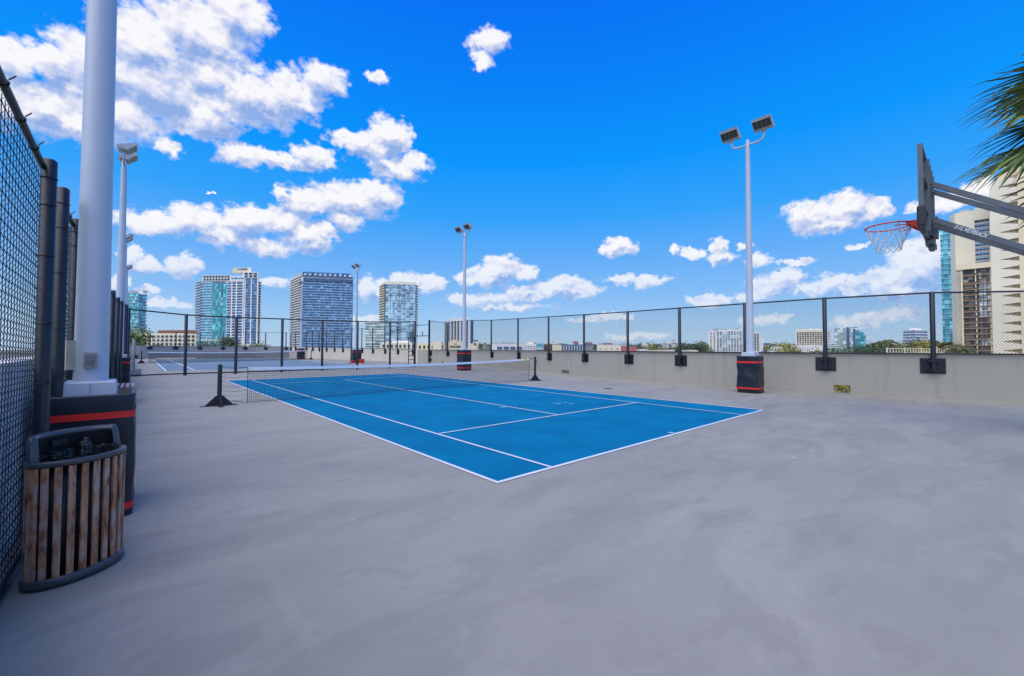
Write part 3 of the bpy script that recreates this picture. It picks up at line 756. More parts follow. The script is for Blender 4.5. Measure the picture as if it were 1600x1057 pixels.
# cross fence between the two courts
cf = [(196,473,22.3),(289,491,None),(368,495,None),(440,497.5,None),(503,500,None),(558,501.5,None),(609,503,None),(648,502,None)]
cfb = {289:587,368:584.5,440:582,503:579.5,558:577.5,609:575.5,648:573.5}
t = thing('chain_link_fence', ground(440,582), 'open black chain link cross fence dividing the two courts', 'fence')
cpos = [(V((FX+.10,24.4,0)), 3.44)]
for u, vt, _ in cf[1:]:
    P = ground(u, cfb[u]); cpos.append((P, zat(P, vt)))
for i, (P, z) in enumerate(cpos):
    po = MB(); po.tube([P, P+V((0,0,z-.02)), P+V((0,0,z))], [.075,.075,.05], 12); po.build('post', M['black_metal'], t)
rl = MB(); rl.tube([P+V((0,0,z-.05)) for P, z in cpos], .035, 8); rl.build('top_rail', M['black_metal'], t)
rl = MB(); rl.tube([P+V((0,0,.10)) for P, z in cpos], .035, 8); rl.build('bottom_rail', M['black_metal'], t)
cl = MB()
for i in range(len(cpos)-1): chainlink(cl, cpos[i][0], cpos[i+1][0], .10, .10, cpos[i][1]-.05, cpos[i+1][1]-.05, .14, .0032)
cl.build('chain_link', M['wire'], t)

# gate at the right end of the cross fence, standing open, with a small green sign on its frame
ga, gb = cpos[-1][0], on_wall(inner, 672)[0] - on_wall(inner, 672)[1]*.18
gz = zat(ga, 507)
t = thing('gate', ga, 'open black steel gate frame beside the right wall', 'gate')
fr = MB(); fr.tube([gb, V((gb.x,gb.y,zat(gb,500)))], .07, 10); fr.build('gate_post', M['black_metal'], t)
fr = MB(); fr.tube([ga+V((0,0,zat(ga,509))), V((gb.x,gb.y,zat(gb,507.5)))], .03, 8)
fr.tube([ga+V((0,0,zat(ga,525.5))), V((gb.x,gb.y,zat(gb,525)))], .035, 8); fr.build('head_rail', M['black_metal'], t)
lf = MB(); ge = ground(638,574.5); gh = zat(ge,527)
hinge = ga + (ge-ga).normalized()*.16
for P in (hinge, ge): lf.tube([P+V((0,0,.12)), P+V((0,0,gh))], .035, 8)
for z in (.14, gh*.25, gh*.38, gh*.52, gh-.03): lf.tube([hinge+V((0,0,z)), ge+V((0,0,z))], .028, 8)
lf.build('gate_leaf', M['black_metal'], t)
lh = MB()
lp = gb + (ga-gb).normalized()*.0 + V((.05,-.25,0))
lh.box(gb+V((.16,-.10,1.0)), (.16,.12,.5)); lh.box(gb+V((.16,-.10,.35)), (.2,.14,.3)); lh.build('latch_box', M['black_metal'], t)
sg = MB(); f_ = .50; sp = ga.lerp(gb, f_); zs0, zs1 = zat(sp,526), zat(sp,518.5); dd = (gb-ga).normalized(); dd.z = 0
sg.box(V((sp.x,sp.y,(zs0+zs1)/2))-V((dd.y,-dd.x,0))*-.0+V((-.06,-.06,0)), (.46,.03,zs1-zs0), Matrix(((dd.x,-dd.y,0),(dd.y,dd.x,0),(0,0,1))))
tag(sg.build('sign', M['sign_green'], off=V((sp.x,sp.y,zs0))), 'small plain green sign plate hanging on the open gate frame', 'sign')
# short gate post on a concrete footing at the left
gp = ground(210,588.5)
t = thing('gate_post', gp, 'short grey gate post set in a concrete footing left of the cross fence', 'post')
fo = MB(); fo.bevbox(gp+V((-.26,-.02,0)), gp+V((.26,.5,.38)), .03); fo.build('footing', M['concrete'], t)
fo = MB(); fo.tube([gp+V((-.05,.22,.38)), gp+V((-.05,.22,zat(gp,531))), gp+V((-.05,.22,zat(gp,530)))], [.065,.065,.05], 12); fo.build('shaft', M['midgrey'], t)
fo = MB(); fo.box(gp+V((.06,.16,1.02)), (.10,.10,.16)); fo.build('latch', M['black_metal'], t)

# ------------------------------------------------------------------ light poles and their pads
def floodlight(parent, c, face, roll=0.0, lens='lens'):
    """wedge housing, lens towards 'face' and tilted down; c = centre of the lamp"""
    f = Vector((face.x, face.y, 0)).normalized(); s_ = Vector((-f.y, f.x, 0)); wd = .285
    prof = [(.24,.11),(.00,-.12),(-.23,-.09),(-.29,-.01),(.19,.19),(.27,.165)]
    mp = lambda sg: (lambda p: c + f*p[0] + V((0,0,p[1])) + s_*wd*sg)
    h = MB(); h.extrude(prof, mp(-1), mp(1))
    ho = h.build('floodlight', M['lamp_grey'], parent)
    a0, a1 = Vector((.245,.105)), Vector((.005,-.118))
    le = MB()
    P = lambda t_, sg, off: c + f*(a0.x+(a1.x-a0.x)*t_+off*.7) + V((0,0,a0.y+(a1.y-a0.y)*t_-off*.7)) + s_*wd*sg
    le.add([P(.08,-.92,.012),P(.08,.92,.012),P(.94,.92,.012),P(.94,-.92,.012),P(.08,-.92,-.01),P(.08,.92,-.01),P(.94,.92,-.01),P(.94,-.92,-.01)],
           [(0,1,2,3),(4,7,6,5),(0,4,5,1),(2,6,7,3),(0,3,7,4),(1,5,6,2)])
    le.build('lens', M[lens], ho)
    gr = MB()
    for k in (-.46,0,.46): gr.bar(P(.08,k,.014), P(.94,k,.014), .008, .008)
    for tt in (.04,.97): gr.bar(P(tt,-.98,.012), P(tt,.98,.012), .03, .03)
    gr.build('lens_frame', M['lamp_grey' if lens == 'lens_amber' else 'midgrey'], ho)
    return ho
def light_pole(base, h, face, axis, label, ped, r0=.135, r1=.085, lamp_gap=.52, lens='lens', extra=None, cover=(.27,.16), twin=True):
    t = thing('light_pole', base, label, 'light pole', 'floodlight poles round the courts')
    pd = MB(); pd.bevbox(base+V((-ped[0],-ped[1],0)), base+V((ped[0],ped[1],ped[2]-.16)), .03); pd.build('pedestal', M['concrete'], t)
    cz = ped[2]
    cv = MB(); a, b = cover
    r1_ = [(-a,-a),(a,-a),(a,a),(-a,a)]; vs = []
    for k, z in ((1.0,cz-.16),(.985,cz-.03),(.94,cz+.075),(.88,cz+.09),(.5,cz+.092)):
        for sx, sy in ((-1,-1),(1,-1),(1,1),(-1,1)):
            vs.append(base+V((sx*a*k, sy*a*k, z)))
    fs = []
    for k in range(4):
        for j in range(4): fs.append((k*4+j, k*4+(j+1)%4, k*4+4+(j+1)%4, k*4+4+j))
    fs.append((16,17,18,19)); cv.add(vs, fs)
    cv.bar(base+V((0,-a*.995-.004,cz-.16)), base+V((0,-a*.95-.004,cz+.07)), .006, .012)
    cvo = cv.build('base_cover', M['pole_white'], t)
    sb = MB(); sb.tube([base+V((-.02,-a-.012,cz-.05)), base+V((-.02,-a+.02,cz-.05))], .012, 8); sb.build('screw', M['black_metal'], cvo)
    sh = MB(); n = 10
    sh.tube([base+V((0,0,cz-.10+(h-cz+.10)*k/n)) for k in range(n+1)], [r0+(r1-r0)*k/n for k in range(n+1)], 24)
    sh.build('shaft', M['pole_white'], t)
    ax = Vector((axis.x, axis.y, 0)).normalized(); f = Vector((face.x, face.y, 0)).normalized()
    top = base+V((0,0,h))
    ar = MB()
    ar.tube([top+V((0,0,-.05)), top+V((0,0,.28)), top+V((0,0,.30))], [r1*.78,r1*.78,r1*.4], 12)
    for sg in (-1,1):
        pts = [top+V((0,0,.12))+ax*sg*x_+V((0,0,z_)) for x_, z_ in ((0,0),(.18,-.01),(.36,.0),(.47,.06),(.52,.16),(.53,.30))]
        ar.tube(pts, .034, 10)
    ar.build('lamp_arm', M['pole_white'], t)
    for sg in (-1,1):
        c = top+V((0,0,.58))+ax*sg*lamp_gap+f*.10
        floodlight(t, c, f, 0, lens)
        kn = MB(); kn.bar(top+V((0,0,.40))+ax*sg*.53, c+V((0,0,-.12)), .11, .09); kn.build('knuckle', M['lamp_grey'], t)
    return t
def pad(base, half, z1, label, wr=0.02, sag=0):
    """vinyl sleeve: open box of four padded sides with two red bands"""
    t = thing('column_pad', base, label, 'column pad', 'padded sleeves round the pole footings')
    x, y = half; cv = MB(); n = 9; m_ = 12
    ring = []
    per = []
    rc = .05
    for cx, cy, st in ((x-rc,y-rc,0),(-x+rc,y-rc,90),(-x+rc,-y+rc,180),(x-rc,-y+rc,270)):
        for k in range(4):
            a = R_(st+30*k); per.append((cx+rc*math.cos(a), cy+rc*math.sin(a)))
    # subdivide straight runs
    pp = []
    for i in range(16):
        a, b = per[i], per[(i+1) % 16]; pp.append(a)
        if (i % 4) == 3:
            for k in range(1,7): pp.append((a[0]+(b[0]-a[0])*k/7, a[1]+(b[1]-a[1])*k/7))
    K = len(pp); rnd = random.Random(int(abs(base.x*100+base.y*37)))
    def bulge(px, py, z):
        s_ = math.sin(px*9+z*7+base.y)*.35+math.sin(py*11-z*9+base.x)*.35+math.sin(z*17+px*5)*.3
        return wr*s_
    zz = [0,.035] + [z1*k/m_ for k in range(1, m_)] + [z1-.012, z1]
    vs = []
    for j, z in enumerate(zz):
        for (px, py) in pp:
            d = math.hypot(px, py); k = 1+bulge(px, py, z)/d
            if j == 0: k *= .985
            if j == len(zz)-1: k *= .985
            vs.append(base+V((px*k, py*k, z)))
    for j, z in ((0,z1-.001),(1,z1*.55)):   # inner lining
        for (px, py) in pp:
            d = math.hypot(px, py); k = 1-.055/d; vs.append(base+V((px*k, py*k, z)))
    R_n = len(zz)+2; fs = []
    for j in range(R_n-1):
        for i in range(K): fs.append((j*K+i, j*K+(i+1)%K, (j+1)*K+(i+1)%K, (j+1)*K+i))
    cv.add(vs, fs, True); cv.build('cover', M['vinyl'], t)
    for zc in (z1*.835, z1*.085 if z1 < 1.1 else z1*.13):
        b = MB(); vs = []
        for dz in (-.028,.028):
            for (px, py) in pp:
                d = math.hypot(px, py); k = 1+(bulge(px, py, zc)+.006)/d; vs.append(base+V((px*k, py*k, zc+dz)))
        b.add(vs, [(i, (i+1)%K, K+(i+1)%K, K+i) for i in range(K)], True)
        b.build('red_band', M['red_tape'], t)
    return t
YA, XA = V((0,1,0)), V((1,0,0))
# near left pole
b = V((-3.265,1.86,0)); pad(V((-3.225,1.80,0)), (.27,.37), 1.065, 'black padded sleeve with red bands right behind the wooden litter bin', .012)
near = light_pole(b, 8.3, XA, YA, 'thick white light pole at the left, cropped by the top of the frame', (.19,.28,1.08), .118, .085, cover=(.18,.18))
jb = MB(); jc = ony(142,563,b.y-.118); jd = (CAM-b); jd.z = 0; jd.normalize()
def around(pole, ang, rad): return V((pole.x+rad*math.cos(ang), pole.y+rad*math.sin(ang), 0))
an = math.atan2(jd.y, jd.x)-.06
rot = Matrix.Rotation(an+PI/2, 3, 'Z'); jz = zat(b+V((0,-.1,0)), 563)
pc = around(b, an, .118)
jb.box(pc+V((0,0,jz)), (.088,.05,.135), rot); jo = jb.build('switch_box', mat('weathered_box_metal', (.36,.35,.32), .5, .3, .25, 40), near)
kb = MB(); kb.tube([around(b, an, .143)+V((0,0,jz)), around(b, an, .158)+V((0,0,jz))], .018, 10); kb.box(around(b, an, .146)+V((0,0,jz)), (.062,.006,.10), rot); kb.build('switch_plate', M['bracket_bolt'], jo)
for dz in (-.076,.076):
    pass
an2 = math.atan2(jd.y, jd.x)-1.45; jz2 = zat(b, 555)
cb = MB(); cb.box(around(b, an2, .135)+V((0,0,jz2)), (.07,.06,.26), Matrix.Rotation(an2+PI/2, 3, 'Z')); cb.build('conduit_box', mat('beige_conduit_box', (.62,.55,.40), .5, 0, .08, 9), near)
# second, third, fourth on the left
b2 = V((-3.53,17.4,0)); pad(V((-3.52,17.36,0)), (.31,.34), 1.12, 'black padded sleeve with red bands around the second left pole', .015)
light_pole(b2, zat(b2,264), XA, YA, 'second white light pole on the left, lamps seen from the side', (.22,.24,1.14), .13, .085, lamp_gap=.52, lens='lens_amber', cover=(.23,.23))
b3 = V((-3.83,34,0)); pad(b3, (.31,.34), 1.12, 'black padded sleeve hidden low behind the second left pole', .015)
light_pole(b3, zat(b3,386), XA, YA, 'third white light pole on the left, smaller lamps just right of the second', (.22,.24,1.14), .12, .08, lamp_gap=.52, lens='lens_amber', cover=(.2,.2))
b4 = V((-4.02,48,0)); pad(b4, (.31,.34), 1.12, 'farthest black padded sleeve on the left side', .015)
light_pole(b4, zat(b4,428), XA, YA, 'farthest small light pole on the left side', (.22,.24,1.14), .12, .08, lamp_gap=.52, lens='lens_amber', cover=(.2,.2))
# right side
fc = V((-1,.0,0))
rb = V((12.76,1.70,0)); pad(rb, (.315,.335), 1.255, 'large black padded sleeve with creased side at the right parapet', .03)
light_pole(rb, zat(rb,232), fc, YA, 'tallest light pole, twin lamps above the right end of the court', (.24,.24,1.29), .125, .075, cover=(.22,.22))
rb2 = (ground(715,579.3)+ground(736,579.3))/2+V((.15,.25,0)); pad(rb2, (.37,.37), 1.39, 'black padded sleeve with red bands behind the net band', .02)
light_pole(rb2, zat(rb2,371), fc, YA, 'slim light pole behind the net, in front of the ribbed white tower', (.26,.26,1.44), .14, .09, cover=(.22,.22))
rb3 = (ground(548,566.5)+ground(564,566.5))/2; pad(rb3, (.44,.44), zat(rb3,547), 'small padded sleeve beyond the cross fence, red tub beside it', .02)
light_pole(rb3, zat(rb3,425), fc, YA, 'distant light pole at the right edge of the blue slab tower', (.3,.3,zat(rb3,545.5)), .15, .10, cover=(.3,.3))
rb4 = (ground(464.5,561.6)+ground(475.5,561.6))/2; pad(rb4, (.42,.42), zat(rb4,545), 'tiny padded sleeve at the far end of the right parapet', .02)
light_pole(rb4, zat(rb4,449), fc, YA, 'farthest right light pole in front of the blue slab tower', (.3,.3,zat(rb4,543.5)), .17, .12, cover=(.34,.34))
# red tub by the distant pad
rt = ground(560,568); t = thing('tub', rt, 'red plastic tub and tray on the deck beside the distant pad', 'tub')
m_ = MB(); m_.tube([rt+V((.35,0,0)), rt+V((.35,0,.05)), rt+V((.35,0,.42))], [.20,.22,.27], 12); m_.build('bucket', M['red_plastic'], t)
m_ = MB(); m_.bevbox(rt+V((-1.0,-.35,0)), rt+V((.0,.25,.09)), .03); m_.build('tray', M['red_plastic'], t)

# ------------------------------------------------------------------ litter bin
bc = V((-3.222,.43,0)); ba = R_(38); A_, B_ = .248, .168
def ell(t_, ka=1.0, kb=None, z=0.0):
    kb = ka if kb is None else kb
    cx, sx = A_*ka*math.cos(t_), B_*kb*math.sin(t_)
    return bc + V((cx*math.cos(ba)-sx*math.sin(ba), cx*math.sin(ba)+sx*math.cos(ba), z))
t = thing('litter_bin', bc, 'oval litter bin with weathered wooden slats and a dark metal hood', 'litter bin')
NS = 48
def ering(mb, prof, n=NS):
    vs = []; k = len(prof)
    for (s_, z) in prof:
        for i in range(n): vs.append(ell(2*PI*i/n, s_, 1+(s_-1)*A_/B_, z))
    fs = []
    for j in range(k):
        for i in range(n): fs.append((j*n+i, j*n+(i+1)%n, ((j+1)%k)*n+(i+1)%n, ((j+1)%k)*n+i))
    mb.add(vs, fs, True)
BH = .765
m_ = MB(); ering(m_, [(1.0,.012),(1.045,.02),(1.05,.035),(1.05,.058),(1.03,.066),(.9,.066),(.9,.012)]); m_.build('base_ring', M['bin_metal'], t)
m_ = MB(); ering(m_, [(.80,.03),(.84,.03),(.84,BH-.02),(.80,BH-.02)]); m_.build('inner_bucket', M['black_metal'], t)
m_ = MB(); ering(m_, [(.985,BH-.03),(1.03,BH-.022),(1.035,BH),(1.01,BH+.006),(.83,BH+.004),(.83,BH-.03)]); m_.build('rim', M['bin_metal'], t)
# slats spaced evenly along the ellipse
tt = [2*PI*i/720 for i in range(721)]; arc = [0]
for i in range(720): arc.append(arc[-1]+(ell(tt[i+1])-ell(tt[i])).length)
NSL = 22
for k in range(NSL):
    s_ = arc[-1]*(k+.35)/NSL; i = max(j for j in range(721) if arc[j] <= s_); th = tt[i]
    p = ell(th, .985, .975); tg = (ell(th+.01)-ell(th-.01)).normalized(); n = V((tg.y,-tg.x,0))
    wd = .034 if k != 11 else .057
    sl = MB(); z0, z1 = .068, BH-.031; hw = wd/2; e_ = .004
    prof = [(-hw,-.006),(hw,-.006),(hw,.005),(hw-e_,.008),(-hw+e_,.008),(-hw,.005)]
    sl.extrude(prof, lambda q_: p+tg*q_[0]+n*q_[1]+V((0,0,z0)), lambda q_: p+tg*q_[0]+n*q_[1]+V((0,0,z1)))
    o = sl.build('slat', M['slat'], t)
# hood: solid back screen rising from the rim, rolled inwards at the top, with two stout ends
hd = MB(); vs = []; nn = 33
for i in range(nn):
    u_ = i/(nn-1); th = R_(-2+184*u_); lift = min(1.0, math.sin(PI*u_)*5.0)**.5 if 0 < i < nn-1 else 0.0
    zt = BH+.006+.150*lift; ou = ell(th, 1.0, .985); inn = ell(th, .74, .60)
    def at_(f, z): q_ = ou.lerp(inn, f); return V((q_.x, q_.y, z))
    thick = .16
    vs += [at_(0, BH+.005), at_(0, max(BH+.006, zt-.035)), at_(.05, max(BH+.007, zt-.012)), at_(.16, zt), at_(.62, zt-.010), at_(.70, max(BH+.006, zt-.022)), at_(.66, max(BH+.006, zt-.036)), at_(.24, max(BH+.0055, zt-.045)), at_(thick, BH+.005)]
fs = []; k_ = 9
for i in range(nn-1):
    for j in range(k_): fs.append((i*k_+j, i*k_+(j+1)%k_, (i+1)*k_+(j+1)%k_, (i+1)*k_+j))
hd.add(vs, fs, True)
hood = hd.build('hood', M['bin_metal'], t)
hp = MB(); th = R_(96); p0 = ell(th, .83, .80, BH+.075); tg = (ell(th+.01)-ell(th-.01)).normalized(); tg.z = 0
hp.bevbox(V((-.045,-.006,-.022))+V((0,0,0)), V((.045,.006,.022)), .004)
rot = Matrix.Rotation(math.atan2(tg.y,tg.x), 3, 'Z'); hp.v = [tuple(rot @ Vector(q_) + p0) for q_ in hp.v]
hp.build('ash_plate', M['black_metal'], hood)
# liner bag: crumpled collar over the rim
bg_ = MB(); vs = []; n = 72
for j, (s_, z) in enumerate(((.80,BH-.05),(.83,BH+.012),(.86,BH+.024),(.80,BH+.016),(.74,BH-.04),(.70,BH-.2),(.6,BH-.33))):
    for i in range(n):
        rr = random.uniform(-.010,.010)*(1 if j in (1,2,3,4) else .4); vs.append(ell(2*PI*i/n, s_+rr, s_+rr*1.4-.04, z+random.uniform(-.006,.006)))
fs = []
for j in range(6):
    for i in range(n): fs.append((j*n+i, j*n+(i+1)%n, (j+1)*n+(i+1)%n, (j+1)*n+i))
fs.append(tuple(6*n+i for i in range(n)))
bg_.add(vs, fs, False); bg_.build('liner_bag', M['bag'], t)
kn = MB(); kp = ell(R_(52), .62, .62, BH+.03)
for i in range(9):
    a = 2*PI*i/9; q0 = kp+V((.03*math.cos(a), .03*math.sin(a), -.06)); kn.tube([q0, kp+V((.022*math.cos(a),.022*math.sin(a),.02)), kp+V((.004*math.cos(a),.004*math.sin(a),.058))], [.022,.018,.006], 6)
tag(kn.build('bag_knot', M['bag'], t), 'bunched knot of the black liner bag')
# bench farther along the left side
bp = V((-3.29,11.9,0)); t = thing('bench', bp, 'small slatted bench end showing behind the near padded sleeve', 'bench')
for k in range(5):
    s_ = MB(); s_.bevbox(bp+V((-.24+k*.105,-.75,.43)), bp+V((-.24+k*.105+.072,.75,.47)), .008); s_.build('seat_slat', M['bench_wood'], t)
for sy in (-.62,.62):
    s_ = MB(); s_.box(bp+V((0,sy,.41)), (.5,.06,.036)); s_.box(bp+V((-.20,sy,.2)), (.05,.06,.40)); s_.box(bp+V((.20,sy,.2)), (.05,.06,.40)); s_.build('bench_leg', M['brown'], t)

# ------------------------------------------------------------------ tennis nets
def net(pa, pb, za, zb, label, left_in, right_in, cell=.05, cord=.0035, band=.075, detail=True, zmid=None):
    t = thing('tennis_net', pa, label, 'tennis net')
    d = pb-pa; d.z = 0; Ln = d.length; d.normalize(); n = V((-d.y,d.x,0))
    rot = Matrix(((d.x,n.x,0),(d.y,n.y,0),(0,0,1)))
    for P, zt in ((pa,za),(pb,zb)):
        po = MB(); r = .05
        po.tube([P+V((0,0,.02)), P+V((0,0,zt-.03)), P+V((0,0,zt-.008)), P+V((0,0,zt))], [r,r,r*.85,r*.5], 14)
        pobj = po.build('post', M['cast_black'], t)
        fb_ = MB(); prof = [(-.30,.022),(.30,.022),(.075,.26),(-.075,.26)]
        fb_.extrude(prof, lambda q_: P+d*q_[0]+n*-.014+V((0,0,q_[1])), lambda q_: P+d*q_[0]+n*.014+V((0,0,q_[1])))
        fb_.extrude(prof, lambda q_: P+n*q_[0]*.9-d*-.012+V((0,0,q_[1])), lambda q_: P+n*q_[0]*.9-d*.012+V((0,0,q_[1])))
        fb_.build('base_fin', M['cast_black'], pobj)
        fp = MB(); fp.bevbox(P+V((-.05,-.36,0)), P+V((.05,.36,.022)), .01); fp.bevbox(P+V((-.36,-.05,.001)), P+V((.36,.05,.021)), .01); fp.build('foot_plate', M['cast_black'], pobj)
        tp = MB()
        for sg in (-1,1): tp.bevbox(P+d*sg*.36+V((-.045,-.045,0)), P+d*sg*.36+V((.045,.045,.03)), .008)
        tp.build('foot_cap', M['bracket_bolt'], pobj)
        cr = MB(); cr.box(P+n*-.06+V((0,0,zt*.80)), (.05,.05,.07), rot); cr.tube([P-n*.08+V((0,0,zt*.80)), P-n*.12+V((0,0,zt*.80)), P-n*.12+V((0,0,zt*.72))], .008, 6); cr.build('winch', M['cast_black'], pobj)
    a = pa+d*left_in; b = pb-d*right_in; Lm = (b-a).length
    zm = zmid or (za+zb)/2-.13
    def top(s_):
        f = s_/Lm; return (za-.09)*(1-f)*(1-f)+2*(2*zm-(za+zb)/2+.09)*f*(1-f)+(zb-.09)*f*f
    bot = .04
    ms = MB(); vs, fs = [], []
    def cordq(p, q_, r):
        dd = (q_-p).normalized(); x = dd.cross(n).normalized(); b0 = len(vs)
        for c in (p, q_): vs.extend((c+x*r, c+n*r, c-x*r, c-n*r))
        for j in range(4): fs.append((b0+j, b0+(j+1)%4, b0+4+(j+1)%4, b0+4+j))
    k = 0.0
    while k <= Lm+.001:
        cordq(a+d*k+V((0,0,bot)), a+d*k+V((0,0,top(k)-band*.5)), cord/2); k += cell
    nz = int((zm-bot)/cell); NSEG = 12
    for j in range(nz+1):
        f = j/(nz+.5)
        for s_ in range(NSEG):
            k0, k1 = Lm*s_/NSEG, Lm*(s_+1)/NSEG
            cordq(a+d*k0+n*.002+V((0,0,bot+(top(k0)-bot)*f)), a+d*k1+n*.002+V((0,0,bot+(top(k1)-bot)*f)), cord/2*(2.2 if j == 0 else 1))
    ms.add(vs, fs); ms.build('net_mesh', M['net_black'], t)
    bd = MB()
    for s_ in range(24):
        k0, k1 = Lm*s_/24, Lm*(s_+1)/24; th = .009
        P = lambda k_, z_, o: a+d*k_+n*o+V((0,0,z_))
        bd.add([P(k0,top(k0)-band,-th),P(k1,top(k1)-band,-th),P(k1,top(k1),-th),P(k0,top(k0),-th),P(k0,top(k0)-band,th),P(k1,top(k1)-band,th),P(k1,top(k1),th),P(k0,top(k0),th)],
               [(0,1,2,3),(5,4,7,6),(3,2,6,7),(1,0,4,5)])
    bd.build('headband', M['net_white'], t)
    if detail:
        ed = MB()
        for P, z in ((a,top(0)),(b,top(Lm))):
            ed = MB(); ed.bar(P+V((0,0,bot-.02)), P+V((0,0,z)), .022, .012); ed.build('edge_tape', M['net_black'], t)
        lc = MB()
        for P, Q, zt in ((pa,a,za),(pb,b,zb)):
            for j in range(8):
                z = .12+(zt-.22)*j/7; lc.tube([P+V((0,0,z+.03)), P.lerp(Q,.5)+V((0,0,z-.02)), Q+V((0,0,z))], .0035, 5)
            lc.tube([P+V((0,0,zt-.06)), Q+V((0,0,zt-.10))], .005, 6); lc.tube([P+V((0,0,.16)), Q+V((0,0,.03))], .006, 6)
        lc.build('lacing', M['net_black'], t)
        tg_ = MB(); kk = Lm-.28; tg_.box(a+d*kk-n*.012+V((0,0,top(kk)-.02)), (.16,.012,.13), rot); tg_.build('tag', M['yellow'], t)
    return t
na, nb = ground(342.5,634.5), ground(836,595)
net(na, nb, zat(na,569.5), zat(nb,557.5), 'black tennis net with white headband across the bright blue court', .62, .42, .05, .0062, .08, True, .93)
fa, fb2 = ground(221,568), ground(486,562)
net(fa, fb2, zat(fa,548.5), zat(fb2,546.5), 'distant tennis net on the faded court beyond the cross fence', .5, .5, .09, .02, .10, False, 1.02)

# ------------------------------------------------------------------ basketball hoop
hb = V((5.1,-4.85,0)); BX0, BX1, BY, BZ0, BZ1 = 4.22, 6.02, -3.13, 2.985, 4.03
t = thing('basketball_hoop', hb, 'grey basketball hoop with orange rim reaching in from the right', 'basketball hoop')
gm_, gnt, gb_ = new_mat('clear_backboard'); gb_.inputs["Base Color"].default_value = (.75,.8,.82,1); gb_.inputs["Roughness"].default_value = .05; gb_.inputs["Transmission Weight"].default_value = .9; gb_.inputs["IOR"].default_value = 1.3
m_ = MB(); m_.box2((BX0+.03,BY+.028,BZ0+.03), (BX1-.03,BY+.040,BZ1-.03)); m_.build('backboard', gm_, t)
m_ = MB(); fw = .045; fd = .05
m_.box2((BX0,BY,BZ0), (BX0+fw,BY+fd,BZ1)); m_.box2((BX1-fw,BY,BZ0), (BX1,BY+fd,BZ1))
m_.box2((BX0+fw,BY,BZ1-fw), (BX1-fw,BY+fd,BZ1)); m_.box2((BX0+fw,BY,BZ0), (BX1-fw,BY+fd,BZ0+fw))
xm = (BX0+BX1)/2+.06
for xx in (xm-.42, xm-.14, xm+.14, xm+.42): m_.box2((xx-.025,BY-.03,BZ0+fw), (xx+.025,BY+.026,BZ1-fw))
m_.box2((BX0+fw,BY-.012,(BZ0+BZ1)/2+.1), (BX1-fw,BY+.0265,(BZ0+BZ1)/2+.15))
m_.box2((BX0+fw,BY-.012,BZ0+.26), (BX1-fw,BY+.0265,BZ0+.31))
m_.build('board_frame', M['hoop_grey'], t)
for x0, x1 in ((BX0-.02,BX0+.34),(BX1-.34,BX1+.02)):
    m_ = MB(); m_.bevbox((x0,BY-.004,BZ0-.014), (x1,BY+fd+.004,BZ0+.010), .010)
    xe = BX0 if x0 < BX0 else BX1
    m_.bevbox((xe-.016,BY-.016,BZ0+.013), (xe+.016+.045*(1 if x0 < BX0 else -1),BY+fd+.016,BZ0+.27), .014); m_.build('edge_pad', M['pad_black'], t)
m_ = MB(); m_.box2((xm-.13,BY-.045,BZ0-.07), (xm+.13,BY+.045,BZ0-.02)); m_.box2((xm-.09,BY-.08,BZ0+.02), (xm+.09,BY-.032,BZ0+.30)); m_.box2((xm-.06,BY-.06,BZ0-.13), (xm+.06,BY+.02,BZ0-.07)); m_.build('rim_mount', M['hoop_grey'], t)
rc_ = V((xm,BY+fd+.13+.25,BZ0+.285)); rr_ = .262
ri = MB(); ri.tube([rc_+V((rr_*math.cos(2*PI*k/40), rr_*math.sin(2*PI*k/40), 0)) for k in range(40)], .0105, 8, closed=True)
vs = [V((xm-.10,BY+fd+.016,rc_.z-.005)), V((xm+.10,BY+fd+.016,rc_.z-.005)), V((xm+.17,rc_.y-.19,rc_.z-.004)), V((xm-.17,rc_.y-.19,rc_.z-.004))]
ri.add(vs+[q_+V((0,0,.012)) for q_ in vs], [(3,2,1,0),(4,5,6,7),(0,1,5,4),(1,2,6,5),(2,3,7,6),(3,0,4,7)])
for sx in (-1,1):
    ri.add([V((xm+sx*.10,BY+fd+.016,rc_.z-.005)), V((xm+sx*.10,BY+fd+.016,rc_.z-.15)), V((xm+sx*.14,rc_.y-.20,rc_.z-.01)), V((xm+sx*.108,BY+fd+.016,rc_.z-.005)), V((xm+sx*.108,BY+fd+.016,rc_.z-.15)), V((xm+sx*.148,rc_.y-.20,rc_.z-.01))],
           [(0,1,2),(5,4,3),(0,3,4,1),(1,4,5,2),(2,5,3,0)])
ri.box2((xm-.11,BY+fd+.004,rc_.z-.16), (xm+.11,BY+fd+.016,rc_.z+.02))
ri.tube([rc_+V((rr_*.98*math.cos(a), rr_*.98*math.sin(a), -.045)) for a in [R_(200+14*k) for k in range(11)]], .008, 6)
ri.build('rim', M['rim_red'], t)
nt_ = MB(); ns = 12; lv = [(0,0.0,.26),(1,.10,.225),(2,.18,.185),(3,.25,.158),(4,.31,.140),(5,.36,.135)]
for sg in (-1,1):
    for k in range(ns):
        pts = []
        for j, z, r_ in lv:
            a = 2*PI*(k+.5*j*sg*(1 if j else 0))/ns
            if j == 1: a = 2*PI*(k+.25*sg)/ns
            pts.append(rc_+V((r_*math.cos(a), r_*math.sin(a), -z-.005)))
        nt_.tube(pts, .005, 5)
nt_.build('net', M['net_cord'], t)
def arm(nm, a, b, w_=.04, h_=.062, m=None):
    o = MB(); o.bar(a, b, w_, h_); return o.build(nm, m or M['hoop_grey'], t)
PY = -4.74
arms = []
